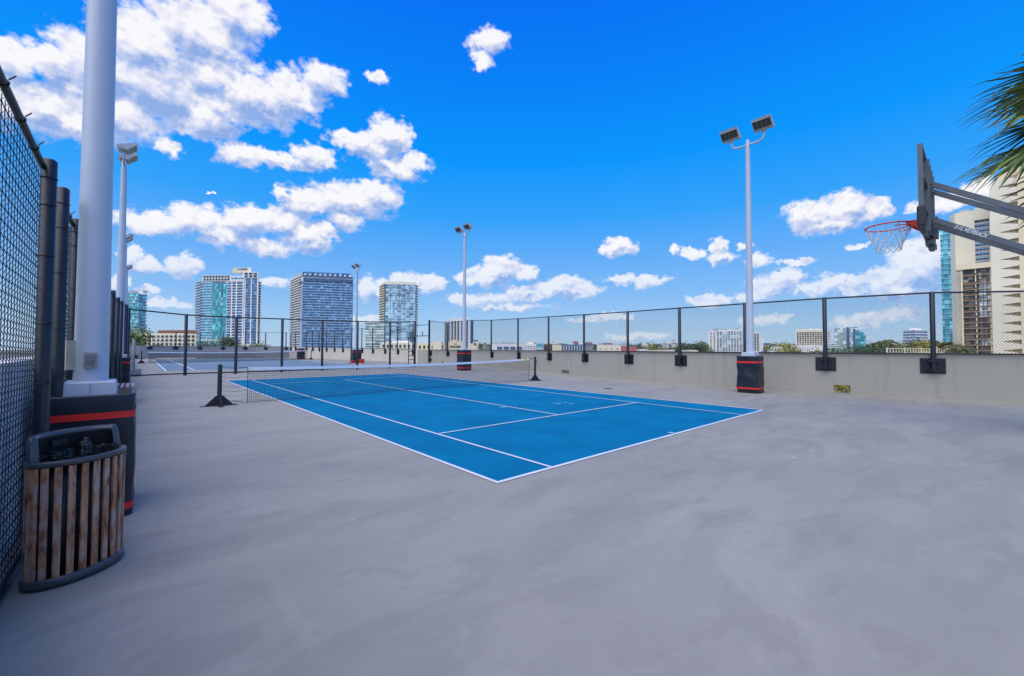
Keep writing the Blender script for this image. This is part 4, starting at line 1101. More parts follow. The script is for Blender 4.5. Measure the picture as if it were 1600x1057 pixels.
for xx, zu, zl in ((4.90,3.69,3.215),(5.32,3.69,3.215)):
    su = (3.16-3.69)/.74; sl_ = (2.715-3.215)/.73
    px_ = hb.x+(-.12 if xx < 5.1 else .12)
    arms.append(arm('arm', V((xx,BY-.03,zu)), V((px_,PY,zu+su*(BY-.03-PY)*.98))))
    arms.append(arm('arm', V((xx,BY-.03,zl)), V((px_,PY,zl+sl_*(BY-.03-PY)*.98))))
def arm_pt(i, f):
    xx, px_ = ((4.90,hb.x-.12),(5.32,hb.x+.12))[i//2]
    zu = (3.69,3.215)[i%2]; s_ = ((3.16-3.69)/.74, (2.715-3.215)/.73)[i%2]; y0 = BY-.03
    return V((xx,y0,zu)).lerp(V((px_,PY,zu+s_*(y0-PY)*.98)), f)
m_ = MB()
for i in (0,2): m_.bar(arm_pt(i,.53)+V((0,0,.03)), arm_pt(i+1,.53)-V((0,0,.02)), .04, .05)
m_.build('strut', M['hoop_grey'], t)
m_ = MB()
for i in range(4): 
    p = arm_pt(i,.0); m_.tube([p+V((-.06,-.0,0)), p+V((.06,0,0))], .022, 10); m_.box(p+V((0,.03,0)), (.085,.07,.13))
m_.build('hinge_bracket', M['hoop_grey'], t)
m_ = MB(); m_.bevbox(hb+V((-.08,-.08,.03)), hb+V((.08,.08,3.05)), .015); m_.build('post', M['hoop_grey'], t)
m_ = MB(); m_.bevbox(hb+V((-.25,-.25,0)), hb+V((.25,.25,.03)), .01); m_.build('base_plate', M['black_metal'], t)
# stroke lettering on the near lower arm
STROKES = {'S':[[(1,.9),(.8,1),(.2,1),(0,.85),(0,.65),(.2,.52),(.8,.48),(1,.35),(1,.15),(.8,0),(.2,0),(0,.1)]],'I':[[(.5,0),(.5,1)]],'L':[[(0,1),(0,0),(.95,0)]],'V':[[(0,1),(.5,0),(1,1)]],
 'E':[[(1,1),(0,1),(0,0),(1,0)],[(0,.5),(.8,.5)]],'R':[[(0,0),(0,1),(.8,1),(1,.85),(1,.65),(.8,.5),(0,.5)],[(.5,.5),(1,0)]],'B':[[(0,0),(0,1),(.75,1),(.95,.87),(.95,.65),(.75,.52),(0,.52)],[(.75,.52),(1,.38),(1,.14),(.8,0),(0,0)]],
 'A':[[(0,0),(.5,1),(1,0)],[(.2,.38),(.8,.38)]],'C':[[(1,.85),(.8,1),(.2,1),(0,.82),(0,.18),(.2,0),(.8,0),(1,.15)]],'K':[[(0,0),(0,1)],[(1,1),(0,.45)],[(.3,.62),(1,0)]]}
le = MB(); p0, p1 = arm_pt(1,.0), arm_pt(1,1.0); ad = (p1-p0).normalized(); side = V((-1,0,0)); side = (side-ad*side.dot(ad)).normalized(); upv = side.cross(ad); 
if upv.z < 0: upv = -upv
txt = 'SILVERBACK'; lw_ = .0235; gap = .0095; s0 = (p1-p0).length*.135
for i, ch in enumerate(txt):
    o = p0+ad*(s0+i*(lw_+gap))+side*.0215-upv*.021
    for st_ in STROKES[ch]:
        for a, b_ in zip(st_, st_[1:]):
            sl_ = lambda q_: o+ad*((q_[0]+.22*q_[1])*lw_)+upv*(q_[1]*.042)
            le.bar(sl_(a), sl_(b_), .0095, .004, side)
le.build('lettering', M['letter'], arms[1])

# ------------------------------------------------------------------ near fan palm, reaching in from the right
def fan_leaf(mb, hub, direction, size, droop, rnd):
    d = direction.normalized(); s_ = d.cross(V((0,0,1))).normalized(); u_ = s_.cross(d)
    nb = 26
    for k in range(nb):
        a = R_(-112+224*k/(nb-1)); L_ = size*(1-.22*abs(a)/2)*rnd.uniform(.88,1.04)
        dirb = (d*math.cos(a)+s_*math.sin(a)).normalized()
        nrm = u_
        wdt = .040*size
        pts = []
        for j in range(6):
            f = j/5; p = hub+dirb*L_*f+nrm*(.10*size*math.cos(a*1.2)*math.sin(f*2.2))-V((0,0,1))*(droop*size*f**2.4*(.35+.65*rnd.random()*.6))
            pts.append(p)
        tw = dirb.cross(nrm).normalized()
        vs = []; 
        for j, p in enumerate(pts):
            f = j/5; w_ = wdt*(1.0 if f < .45 else max(.04,(1-f)/.55))*(.55+.45*min(1,f*3))
            fold = nrm*w_*.35
            vs += [p-tw*w_+fold, p, p+tw*w_+fold]
        fs = []
        for j in range(5):
            b_ = j*3; fs += [(b_,b_+1,b_+4,b_+3),(b_+1,b_+2,b_+5,b_+4)]
        mb.add(vs, fs, True)
def fan_palm(base, h, label, n, size, seed, aims=()):
    rnd = random.Random(seed); t = thing('palm_tree', base, label, 'palm tree')
    tr = MB(); tr.tube([base+V((.05*math.sin(k*.7),.04*math.cos(k),h*k/10)) for k in range(11)], [.24-.01*k+(.012 if k % 2 else 0) for k in range(11)], 14); tr.build('trunk', M['trunk'], t)
    top = base+V((0,0,h))
    for k in range(n):
        if k < len(aims): hub, dr = aims[k]
        else:
            a = 2.399*k; el_ = R_(rnd.uniform(-35,75)); dr = V((math.cos(a)*math.cos(el_), math.sin(a)*math.cos(el_), math.sin(el_))); 
            if dr.dot(R0) < .1: dr = dr-R0*(dr.dot(R0)-.25); dr.normalize()
            hub = top+dr*rnd.uniform(.9,1.3)
        lf_ = MB(); lf_.tube([top, top.lerp(hub,.6)+V((0,0,.06)), hub], [.03,.02,.012], 6)
        lo_ = lf_.build('petiole', M['leaf_d'], t)
        bl = MB(); fan_leaf(bl, hub, dr, size*rnd.uniform(.9,1.1), .30, rnd); bl.build('frond', M['frond'], lo_)
    return t
pb_ = at(1735, 560, 7.0); pbase = V((pb_.x, pb_.y, 0))
t = thing('planter', pbase, 'square grey concrete planter holding the fan palm', 'planter')
m_ = MB(); m_.bevbox(pbase+V((-.6,-.6,0)), pbase+V((.6,.6,.55)), .04); m_.build('planter_box', M['concrete'], t)
m_ = MB(); m_.box2(pbase+V((-.52,-.52,.552)), pbase+V((.52,.52,.565))); m_.build('soil', M['trunk'], t)
def aim(u0, v0, d0, u1, v1, d1):
    a, b_ = at(u0,v0,d0), at(u1,v1,d1); return (a, b_-a)
aims = [aim(1650,190,6.9,1520,212,6.7), aim(1652,132,7.0,1540,140,6.8), aim(1660,212,6.7,1560,292,6.5), aim(1668,110,7.2,1570,92,7.0), aim(1640,225,7.2,1545,252,7.0)]
fan_palm(pbase+V((0,0,.56)), zat(pbase,185)-.56, 'fan palm whose pointed fronds hang into the upper right corner', 16, 1.30, 4, aims)

# ------------------------------------------------------------------ buildings
def zdepth(u, v, d): return at(u, v, d).z
def prism_back(A, B, dep):
    t_ = (B-A); t_.z = 0; t_.normalize(); n = V((-t_.y,t_.x,0))
    if n.dot(V((A.x-CAM.x, A.y-CAM.y, 0))) < 0: n = -n
    r = (A+B)/2-CAM; r.z = 0; r.normalize()
    return [(A.x,A.y),(B.x,B.y),(B.x+r.x*dep,B.y+r.y*dep),(A.x+r.x*dep,A.y+r.y*dep)], t_, n
def grow(pts, k, t_, n):
    a, b, c, d = [Vector((p[0],p[1],0)) for p in pts]
    return [(q_.x,q_.y) for q_ in (a-t_*k-n*k, b+t_*k-n*k, c+t_*k+n*k, d-t_*k+n*k)]
class Bld:
    def __init__(s, label, name='apartment_building', cat='building', u=0, d=100):
        p = at(u, 546, d); s.t = thing(name, V((p.x,p.y,GZ)), label, cat); s.nw = 0; s.rest = {}; s.cap = 100
    def part(s, name, mb, m): return mb.build(name, m, s.t)
    def win(s, mb, m):
        if s.nw < s.cap: s.nw += 1; mb.build('window', m, s.t)
        else:
            r = s.rest.setdefault(m.name, (MB(), m)); r[0].add(mb.v, mb.f)
    def done(s):
        first_ = True
        for mb, m in s.rest.values():
            o = mb.build('window', m, s.t); o['kind'] = 'stuff'
        return s.t
    def slab(s, u0, d0, u1, d1, vtop, nf, glass, slabm, sh=.42, over=.9, dep=24, fh=3.2, z0=None, piers=(), pm=None, pw=.9):
        """tower segment: every storey a glazing band and a floor slab"""
        A, B = at(u0,546,d0), at(u1,546,d1); zt = zdepth((u0+u1)/2, vtop, (d0+d1)/2)
        pts, t_, n = prism_back(A, B, dep)
        for k in range(nf):
            z1 = zt-k*fh; za = z1-sh; zb = z1-fh
            if zb < GZ: break
            g_ = MB(); g_.prism(pts, zb, za, False); s.part('window_band', g_, glass)
            sl_ = MB(); sl_.prism(grow(pts, over, t_, n), za, z1); s.part('floor_slab', sl_, slabm)
        Lf = (B-A).length
        for f in piers:
            c = Vector((A.x,A.y,0))+t_*Lf*f; pr = MB(); zbot = max(GZ, zt-nf*fh)
            q0 = c-t_*pw/2-n*(over+.15); q1 = c+t_*pw/2-n*(over+.15); q2 = q1+n*1.5; q3 = q0+n*1.5
            pr.prism([(x_.x,x_.y) for x_ in (q0,q1,q2,q3)], zbot, zt+.25); s.part('pier', pr, pm or slabm)
        zb = max(GZ, zt-nf*fh)
        if zb > GZ+1: lo_ = MB(); lo_.prism(pts, GZ, zb-.01); s.part('lower_storeys', lo_, slabm)
        return pts, t_, n, zt
    def box(s, name, u0, d0, u1, d1, vtop, m, dep=20, z0=None, vbot=None):
        A, B = at(u0,546,d0), at(u1,546,d1); um, dm = (u0+u1)/2, (d0+d1)/2
        pts, t_, n = prism_back(A, B, dep); b_ = MB(); z1 = zdepth(um, vtop, dm); z0 = GZ if vbot is None else zdepth(um, vbot, dm)
        b_.prism(pts, z0, z1); s.part(name, b_, m); return pts, t_, n, z1
    def grid(s, u0, d0, u1, d1, v0, v1, nx, ny, m, fx=.55, fy=.55, proud=.06, skip=None):
        """openings on the front between u0..u1, v0..v1"""
        proud = max(proud, .5); A, B = at(u0,546,d0), at(u1,546,d1); um, dm = (u0+u1)/2, (d0+d1)/2
        z1, z0 = zdepth(um, v0, dm), zdepth(um, v1, dm); t_ = (B-A); t_.z = 0; Lf = t_.length; t_.normalize(); n = V((-t_.y,t_.x,0))
        if n.dot(V((A.x-CAM.x,A.y-CAM.y,0))) < 0: n = -n
        for j in range(ny):
            for i in range(nx):
                if skip and skip(i, j): continue
                cx = Lf*(i+.5)/nx; cz = z1-(z1-z0)*(j+.5)/ny; hw = Lf/nx*fx/2; hh = (z1-z0)/ny*fy/2
                c = Vector((A.x,A.y,cz))+t_*cx
                w_ = MB(); w_.extrude([(-hw,-hh),(hw,-hh),(hw,hh),(-hw,hh)], lambda q_: c+t_*q_[0]-n*proud+V((0,0,q_[1])), lambda q_: c+t_*q_[0]+n*.2+V((0,0,q_[1])))
                s.win(w_, m)
    def roofbits(s, u0, d0, u1, d1, vtop, k, m, seed=1, hh=(1,3)):
        rnd = random.Random(seed); A, B = at(u0,546,d0), at(u1,546,d1); z = zdepth((u0+u1)/2, vtop, (d0+d1)/2); pts, t_, n = prism_back(A, B, 8)
        for i in range(k):
            c = A.lerp(B, rnd.uniform(.1,.9))+n*rnd.uniform(3,7); sx, sy, sz = rnd.uniform(1.5,4), rnd.uniform(1.5,3), rnd.uniform(*hh)
            b_ = MB(); b_.box(V((c.x,c.y,z+sz/2-.05)), (sx,sy,sz)); s.part('roof_unit', b_, m)

# --- teal slab tower at the far left
B = Bld('teal glass tower behind the left light poles', u=195, d=400)
B.slab(140,405,214,398,458,26,M['teal'],M['greyw'],.55,.5,26,3.15)
B.slab(214.6,398,226,404,460,26,M['teal'],M['rail_lt'],.5,.9,18,3.15)
B.box('roof_parapet',140,405,214,398,456.4,M['greyw'],20,vbot=457.6); B.roofbits(195,400,220,400,456.5,4,M['greyw'],3); B.done()
# --- twin winged tower
B = Bld('white and teal condominium tower with a stepped crown', u=355, d=490)
B.slab(304.5,500,313,491,440,40,M['bluegl'],M['wht'],.5,1.6,18,3.2)
B.slab(313.6,490,330,488,441,40,M['teal'],M['rail_lt'],1.25,.7,22,3.2)
B.slab(330.6,487,352.5,487,442,40,M['teal_d'],M['greyw'],.30,.25,22,3.2,piers=(.34,.66),pm=M['steelgl'],pw=1.2)
B.slab(353,488,378,484,440,40,M['bluegl'],M['wht'],.7,.8,22,3.2,piers=(.0,.33,.62),pw=1.3)
B.slab(378.6,483,401,482,434.5,42,M['bluegl'],M['greyw'],.45,.3,24,3.2,piers=(0,.12,.56,1.0),pm=M['wht'],pw=1.3)
B.slab(401.6,482,405,486,440,40,M['darkwin'],M['wht'],.6,1.0,14,3.2)
B.box('crown',314,492,358,489,429.5,M['wht'],14,vbot=439.3); B.grid(315,491.9,357,488.9,429.6,439,9,2,M['darkwin'],.62,.62,.5)
B.box('crown',358.5,488,379,486,431,M['wht'],14,vbot=438.5); B.grid(359,487.9,378,485.9,432,437,4,1,M['bluegl'],.7,.5,.5)
B.box('crown',377,482,401,481,424.8,M['wht'],16,vbot=434.2); B.grid(379,481.9,400,480.9,425.3,433.4,3,2,M['darkwin'],.68,.66,.5)
B.box('penthouse',361,492,390,490,417.8,M['cream'],8,vbot=425.5); B.grid(368,491.9,384,489.9,418.5,422,5,1,M['bluegl'],.8,.6,.4)
B.box('podium',306,470,366,468,530,M['wht'],18); B.grid(306,470,366,468,532,547,9,3,M['teal'],.75,.6,.3)
B.box('podium',366.5,470,412,466,537.5,M['wht'],18); B.done()
# --- blue slab tower
B = Bld('wide blue glass slab tower with horizontal white balcony lines', u=500, d=480)
B.slab(453.5,512,469.5,478,434,38,M['darkwin'],M['wht'],.9,1.5,22,3.0)
B.slab(470.5,476,550.5,490,434.5,38,M['bluegl'],M['rail_lt'],.62,.45,24,3.0,piers=(0.0,),pm=M['wht'],pw=2.2)
B.box('roof_band',470.5,476.4,550,489.4,431,M['slateblue'],22,vbot=434.3); B.grid(471,476.3,549,489.2,428,431.5,10,1,M['wht'],.35,.9,.3)
B.box('roof_screen',470.8,478,546,490,425.8,M['bluegl'],18,vbot=430.8); B.box('roof_screen',455,508,470.2,479,428.5,M['greyw'],14,vbot=433.6)
B.grid(472,476.2,549,488.8,436,440,18,1,M['slateblue'],.7,.9,.7); B.done()
# --- patterned tower with low wing
B = Bld('narrow patterned glass tower with cream balcony edges and lower wing', u=620, d=500)
B.slab(593.5,520,601,500,445,34,M['darkwin'],M['cream_lt'],1.0,1.6,22,3.15)
B.slab(601.6,499,648.5,503,444.5,34,M['mosaic'],M['rail_lt'],.55,.35,24,3.15,piers=(.16,.45,.62,.8),pm=M['steelgl'],pw=.5)
B.slab(648.9,503,650.8,510,446,34,M['darkwin'],M['cream_lt'],.8,1.3,14,3.15)
B.box('roof_cap',594,519,601,499.6,441.5,M['cream_lt'],18,vbot=444.8); B.box('roof_cap',601.2,499.2,649.5,503.2,440.3,M['cream_lt'],20,vbot=444.2)
B.slab(571,480,600,474,504,10,M['mosaic'],M['cream_lt'],.7,1.0,20,3.3); B.slab(600.6,474,636,474,504,10,M['mosaic'],M['rail_lt'],.5,.4,16,3.3)
B.done()
# --- ribbed white tower behind the slim pole
B = Bld('ribbed white tower with dark window columns behind the slim pole', u=715, d=480)
B.box('wall',694,486,703.5,480,501.5,M['greyw'],20); B.grid(694.3,486,703.2,480,503.5,548,2,14,M['darkwin'],.5,.55,.15)
B.box('wall',704,479,734.5,484,498.5,M['wht'],22); B.box('roof_parapet',703.5,480.5,735,485.5,497.2,M['wht'],18,vbot=498.2)
for u_ in (706.3,711,715.6,721.5,727):
    B.grid(u_-1.15,479+(u_-705.15)/30.5*5,u_+1.15,479+(u_-702.85)/30.5*5,501.5,545,1,14,M['darkwin'],1.0,.78,.5)
B.box('wall',735,484,739.5,488,500.5,M['slateblue'],18); B.done()
# --- low strip, left part: flats with tiled roof, podium
B = Bld('cream low-rise flats under a red tiled roof at the far left', u=270, d=300)
B.box('wall',216,305,306,298,521,M['cream_lt'],16); B.grid(217,305,305,298,523,547,13,4,M['darkwin'],.5,.55,.12)
B.box('roof',246,303.5,306.5,297.3,516.2,M['tile'],18,vbot=520.9); B.box('roof',216,305.5,232,303.8,519.4,M['cream_lt'],12,vbot=520.9); B.done()
B = Bld('low white roofs below the patterned tower', 'commercial_building', u=620, d=330)
B.box('wall',594,332,650,328,535.5,M['cream_lt'],24); B.box('wall',612,334,640,332,532.5,M['wht'],12); B.grid(596,332,649,328,538,544,8,1,M['darkwin'],.45,.7,.15); B.done()
B = Bld('cream flat-roofed shop row right of the gate opening', 'commercial_building', u=670, d=300)
B.box('wall',652,312,695,304,536.5,M['cream'],24); B.box('wall',676,306,690,303,533.5,M['cream_lt'],12); B.grid(653,312,694,304,539,546,6,1,M['darkwin'],.4,.7,.12); B.roofbits(655,310,690,304,536.5,4,M['greyw'],5,(.8,1.6)); B.done()
B = Bld('mission style cream hall with a curved gable and small tower', 'hall', u=715, d=250)
B.box('wall',701,252,722,249,534,M['cream'],18); B.box('wall',722.5,249,748,246,537,M['cream_lt'],18)
for k in range(6): B.box('gable',703+k*1.1,251.5,720-k*1.1,249.5,533-k*.35,M['cream'],1.2,vbot=534.2-k*.35)
B.grid(703,252,720,249.4,540.5,543.5,6,1,M['darkwin'],.7,.9,.12); B.grid(710,251,714,250.5,536.8,539,2,1,M['darkwin'],.5,.8,.12)
B.box('tower',739,246,746,244.8,532.8,M['cream_lt'],7); B.box('tower_roof',738.3,245.6,746.7,244.4,531.8,M['darkwin'],8.2,vbot=532.9); B.grid(741,246,744,245,536,540,1,1,M['darkwin'],.7,.8,.12); B.done()
t = thing('water_tower', V((*at(757.5,546,330).xy, GZ)), 'short round tan tank tower left of the warehouse', 'tower')
c = at(757.5,546,330); m_ = MB(); m_.tube([V((c.x,c.y,GZ)), V((c.x,c.y,zdepth(757,535.5,330)))], 1.35, 14); m_.build('tank', M['tan'], t)
m_ = MB(); m_.tube([V((c.x,c.y,zdepth(757,535.5,330))), V((c.x,c.y,zdepth(757,534.6,330)))], [1.5,1.2], 14); m_.build('tank_cap', M['cream'], t)
B = Bld('long white warehouse with big blue bay windows', 'warehouse', u=795, d=320)
B.box('wall',768,326,818,318,538.2,M['wht'],24); B.box('roof',767.6,326.3,818.4,317.8,536.8,M['roof'],22,vbot=538.1); B.grid(776,325,817,318.3,541.5,547,4,1,M['slateblue'],.8,.85,.15); B.roofbits(770,325,815,318,536.8,6,M['greyw'],8,(.6,1.2)); B.done()
B = Bld('jumble of small white roofs right of the warehouse', 'commercial_building', u=828, d=360)
B.box('wall',818.5,364,838,360,537.5,M['wht'],14); B.box('wall',824,366,834,364,535.3,M['cream_lt'],8); B.grid(820,364,837,360,540,546,4,2,M['tan'],.4,.5,.12); B.done()
B = Bld('low pale teal block beside the brown and blue building', 'commercial_building', u=843, d=340)
B.box('wall',838.5,342,849,340,537.6,M['teal'],12); B.grid(839,342,848.5,340,543,547,4,1,M['wht'],.6,.8,.12); B.done()
B = Bld('brown and blue office building with dark vertical strips', 'office_building', u=880, d=300)
B.box('wall',849.5,305,863,303,538,M['brown'],16); B.box('wall',863.5,303,877.5,301,539.5,M['cream'],16); B.box('wall',878,301,913,297,538.8,M['slateblue'],16)
B.grid(879,301,912.5,297,540.3,549,8,1,M['wht'],.18,.95,.15); B.grid(850,305,862.5,303,541,547,3,1,M['darkwin'],.6,.9,.12); B.roofbits(852,304,910,298,538.6,4,M['midgrey'],12,(.5,1.2)); B.done()
B = Bld('small red roofed white house behind the blue building', 'house', u=903, d=420)
B.box('wall',892,422,912,420,536.5,M['wht'],12); B.box('roof',894.5,421.5,903.5,420.5,533.7,M['pinkred'],10,vbot=536.4); B.done()
B = Bld('long low cream store with a faded red right end', 'store', u=960, d=290)
B.box('wall',932.5,296,970,291,540,M['cream_lt'],22); B.box('wall',970.4,291,994,288,541.5,M['pinkred'],20); B.box('roof',932,296.4,970.2,291.2,538.8,M['roof'],20,vbot=539.9); B.grid(934,296,969,291.2,544.5,546.5,4,1,M['midgrey'],.22,.8,.1); B.done()
# scattered far roofs
rnd = random.Random(21)
far_specs = [(1001,546.5,11,'wht','white flat roof among trees just right of the red store end'),(1020,547.6,15,'cream_lt','long pale roof below the trees, left of the third bracket post'),(1044,547.2,10,'wht','white roof close to the bracket post at centre right'),
 (1078,547.8,13,'cream_lt','pale roof half hidden by yellow-green trees'),(1040,534.5,5,'wht','tiny white block on the horizon behind the woods'),(1053,533.2,4,'wht','taller tiny white block on the horizon'),(1098,536,7,'cream','cream block on the horizon left of the white flats'),
 (868,535.2,7,'wht','little white roof behind the brown office wall'),(920,535,6,'midgrey','grey roof block on the horizon above the cream store'),(950,536.3,8,'midgrey','low grey block on the horizon behind the store'),(1214,543,10,'cream_lt','cream stepped house left of the large hotel'),(1222,538,8,'cream','tan roofed house behind the stepped one'),(1212,548.2,13,'wht','long white roof in front of the stepped house'),
 (1395,539.5,10,'cream','peach gabled roof beside the tall palm')]
for u, v, hw, mm, lb in far_specs:
    d = 420 if v < 540 else 300
    B = Bld(lb, 'house', u=u, d=d); B.box('wall',u-hw,d+2,u+hw,d,v,M[mm],14); B.box('roof',u-hw*.8,d+1.5,u+hw*.7,d+.5,v-.9,M['roof' if rnd.random() < .6 else 'tile'],9,vbot=v-.05); B.grid(u-hw,d+2,u+hw,d,v+1.5,v+5,4,1,M['darkwin'],.4,.7,.1); B.done()
# --- white flats behind the tallest pole
B = Bld('white block of flats with green-glazed windows behind the tallest pole', u=1140, d=420)
B.box('wall',1107.5,428,1120,424,516.5,M['wht'],14); B.box('wall',1119.5,425,1160,415,515.2,M['wht'],16); B.box('wall',1160.5,414,1177,410,516,M['greyw'],14); B.box('wall',1177.5,410,1187,408,519,M['wht'],12); B.box('wall',1187.3,408,1193,407,529,M['wht'],10); B.box('wall',1193.3,406,1204,404,536.5,M['slateblue'],12)
B.grid(1108.5,428,1119,424.3,519,548,2,10,M['darkwin'],.3,.5,.15); B.grid(1120,424.8,1159.5,415.2,517.5,549,9,10,M['steelgl'],.55,.6)
B.grid(1161,413.9,1176.5,410,518,548,4,11,M['darkwin'],.45,.5,.15); B.grid(1178,410,1186.5,408,521,548,2,10,M['darkwin'],.6,.5,.15); B.grid(1194,406,1203,404,538,549,3,3,M['wht'],.3,.5,.15); B.roofbits(1110,424,1175,412,515.5,8,M['greyw'],31,(.8,1.8)); B.done()
# --- hotel
B = Bld('cream hotel with a regular grid of dark windows and white podium', 'hotel', u=1270, d=400)
B.box('wall',1244,412,1290,398,515.8,M['cream_lt'],20); B.grid(1245,411.7,1289.5,398.2,518.5,539.5,11,7,M['darkwin'],.66,.6,.5); B.box('parapet',1244,412.6,1290,398.6,514.9,M['wht'],3,vbot=515.7); B.box('podium',1236,402,1292,386,540,M['wht'],20); B.roofbits(1250,410,1285,400,515.5,3,M['wht'],33,(.8,1.6))
for k in range(9): B.box('balcony',1292-k*.2,396,1298+k*1.55,393,517+k*3.2,M['wht'],10,vbot=518.6+k*3.2)
B.box('wall',1292,397,1297.5,394.5,516,M['greyw'],12); B.done()
B = Bld('pale green glass block joined to a blue stepped glass end', 'office_building', u=1330, d=430)
B.box('wall',1304,440,1322.5,434,513,M['paleglass'],16)
B.box('wall',1322.8,433.5,1328,432,512,M['slateblue'],16); B.box('wall',1328.2,432,1333,430.5,513.5,M['paleglass'],15); B.box('wall',1333.2,430.5,1337,429.5,514,M['slateblue'],15); B.box('wall',1337.2,429.5,1344,427,516,M['teal'],14); B.box('wall',1344.2,427,1350,425,519,M['teal'],13); B.box('wall',1350.2,425,1353,424,523,M['teal'],12)
B.box('roof_edge',1322.6,433.8,1341,428.4,511.3,M['teal'],10,vbot=511.9); B.done()
B = Bld('small rounded white office block with ribbon windows above the palms', 'office_building', u=1435, d=420)
B.slab(1412,430,1427,418,516,9,M['bluegl'],M['wht'],1.5,.4,14,2.9); B.slab(1427.6,417.5,1450,424,516,9,M['bluegl'],M['wht'],1.3,.4,14,2.9); B.box('penthouse',1422,426,1441,424,513,M['wht'],8,vbot=515.8); B.done()

# --- the three towers at the right edge: their faces run parallel to the court
def facey(b_, name, m, X, u0, u1, v0, v1, dep=12, vm=None):
    """box whose face lies in the plane x = X, read from the photograph"""
    a, c = onx(u0, (v0+v1)/2, X), onx(u1, (v0+v1)/2, X); z1 = onx((u0+u1)/2, v0, X).z; z0 = onx((u0+u1)/2, v1, X).z
    o = MB(); o.box2((X, min(a.y,c.y), min(z0,z1)), (X+dep, max(a.y,c.y), max(z0,z1))); return b_.part(name, o, m)
B = Bld('slim teal glass tower left of the cream towers', u=1488, d=300); B.t.location = (440,20,GZ); parent_off[B.t.name] = V((440,20,GZ))
XG = 440.0
ya, yb = onx(1472,470,XG).y, onx(1500,470,XG).y; yc, yd = onx(1502,470,XG).y, onx(1509,470,XG).y
zt = onx(1486,357,XG).z; fh = onx(1486,400,XG).z-onx(1486,407.8,XG).z
for k in range(30):
    z1 = zt-k*fh; g_ = MB(); g_.box2((XG,yb,z1-fh), (XG+20,ya,z1-.32)); B.part('window_band', g_, M['teal'])
    g_ = MB(); g_.box2((XG-.5,yb-.2,z1-.32), (XG+20.5,ya+.4,z1)); B.part('floor_slab', g_, M['rail_lt'])
    if z1-fh < GZ+2: break
g_ = MB(); g_.box2((XG-.6,yc-.0,GZ), (XG+18,yb-.25,zt+1.5)); B.part('pier', g_, M['wht'])
g_ = MB(); g_.box2((XG-.2,yd,GZ), (XG+18,yc-.05,zt+.5)); B.part('wall', g_, M['wht'])
for k in range(30):
    z1 = zt-k*fh
    if z1-fh < GZ+2: break
    g_ = MB(); g_.box2((XG-.35,yd+.8,z1-fh+.6), (XG,yc-.9,z1-.6)); B.win(g_, M['teal'])
B.done()
XW = 352.0
B = Bld('plain white slab tower with a recessed column of grey balconies', u=1515, d=232); B.t.location = (XW,5,GZ); parent_off[B.t.name] = V((XW,5,GZ))
y0, y1, y2 = onx(1485,400,XW).y, onx(1493,400,XW).y, onx(1560,400,XW).y; zt = onx(1530,325,XW).z; zl = onx(1485,334,XW).z
yr0, yr1 = onx(1524,400,XW).y, onx(1547,400,XW).y; zr0, zr1 = onx(1535,343,XW).z, onx(1535,417,XW).z
g_ = MB(); g_.prism([(XW,y1),(XW+3,y0),(XW+16,y0),(XW+16,yr0+.02),(XW,yr0+.02)], GZ, zt-.9); g_.prism([(XW,yr1),(XW+16,yr1),(XW+16,y2),(XW,y2)], GZ, zt); B.part('wall', g_, M['cream_lt'])
g_ = MB(); g_.box2((XW,yr1+.02,zr0), (XW+16,yr0,zt)); g_.box2((XW,yr1+.02,GZ), (XW+16,yr0,zr1)); B.part('wall', g_, M['cream_lt'])
nfl = 10; fh = (zr0-zr1)/nfl
for k in range(nfl):
    z = zr0-k*fh
    g_ = MB(); g_.box2((XW+1.6,yr1+.05,z-fh), (XW+1.9,yr0-.05,z-.35)); B.win(g_, M['darkwin'])
    g_ = MB(); g_.box2((XW+.15,yr1+.03,z-fh), (XW+1.6,yr0-.03,z-fh+.34)); g_.box2((XW+.2,yr1+.03,z-fh+.34), (XW+.3,yr0-.03,z-fh+1.25)); B.part('balcony', g_, M['greyw'])
    for f in (.25,.5,.75):
        yy = yr1+(yr0-yr1)*f; g_ = MB(); g_.box2((XW+1.5,yy-.2,z-fh+.35), (XW+1.6,yy+.2,z-.35)); B.part('mullion', g_, M['greyw'])
g_ = MB(); g_.box2((XW+4,yr0+2,zt-.9), (XW+9,yr0+6,zt+1.2)); B.part('roof_unit', g_, M['greyw']); B.done()

XC = 340.0
B = Bld('cream framed block stacked with brown balconies beside the white slab', u=1525, d=226); B.t.location = (XC,0,GZ); parent_off[B.t.name] = V((XC,0,GZ))
Y = lambda u, v=480: onx(u, v, XC).y
Z = lambda u, v: onx(u, v, XC).z
yl, yr = Y(1502.5), Y(1551.5); zt = Z(1525,420); zb0 = GZ
g_ = MB(); g_.box2((XC+2.2,yr,zb0), (XC+11,yl,zt)); B.part('wall', g_, M['cream_lt'])
g_ = MB(); g_.box2((XC-.9,Y(1551.4),zt-.0), (XC+9,Y(1495),zt+2.9)); B.part('roof_canopy', g_, M['cream'])
g_ = MB(); g_.box2((XC-.1,Y(1505.2),zb0), (XC+2.2,yl,zt-.02)); g_.box2((XC-.1,yr,zb0), (XC+2.2,Y(1549.6),zt-.02)); B.part('frame', g_, M['cream'])
fl = [430.5+8.75*k+(4.8 if k else 0) for k in range(15)]
zz = [zt-.02] + [Z(1525,v) for v in fl]
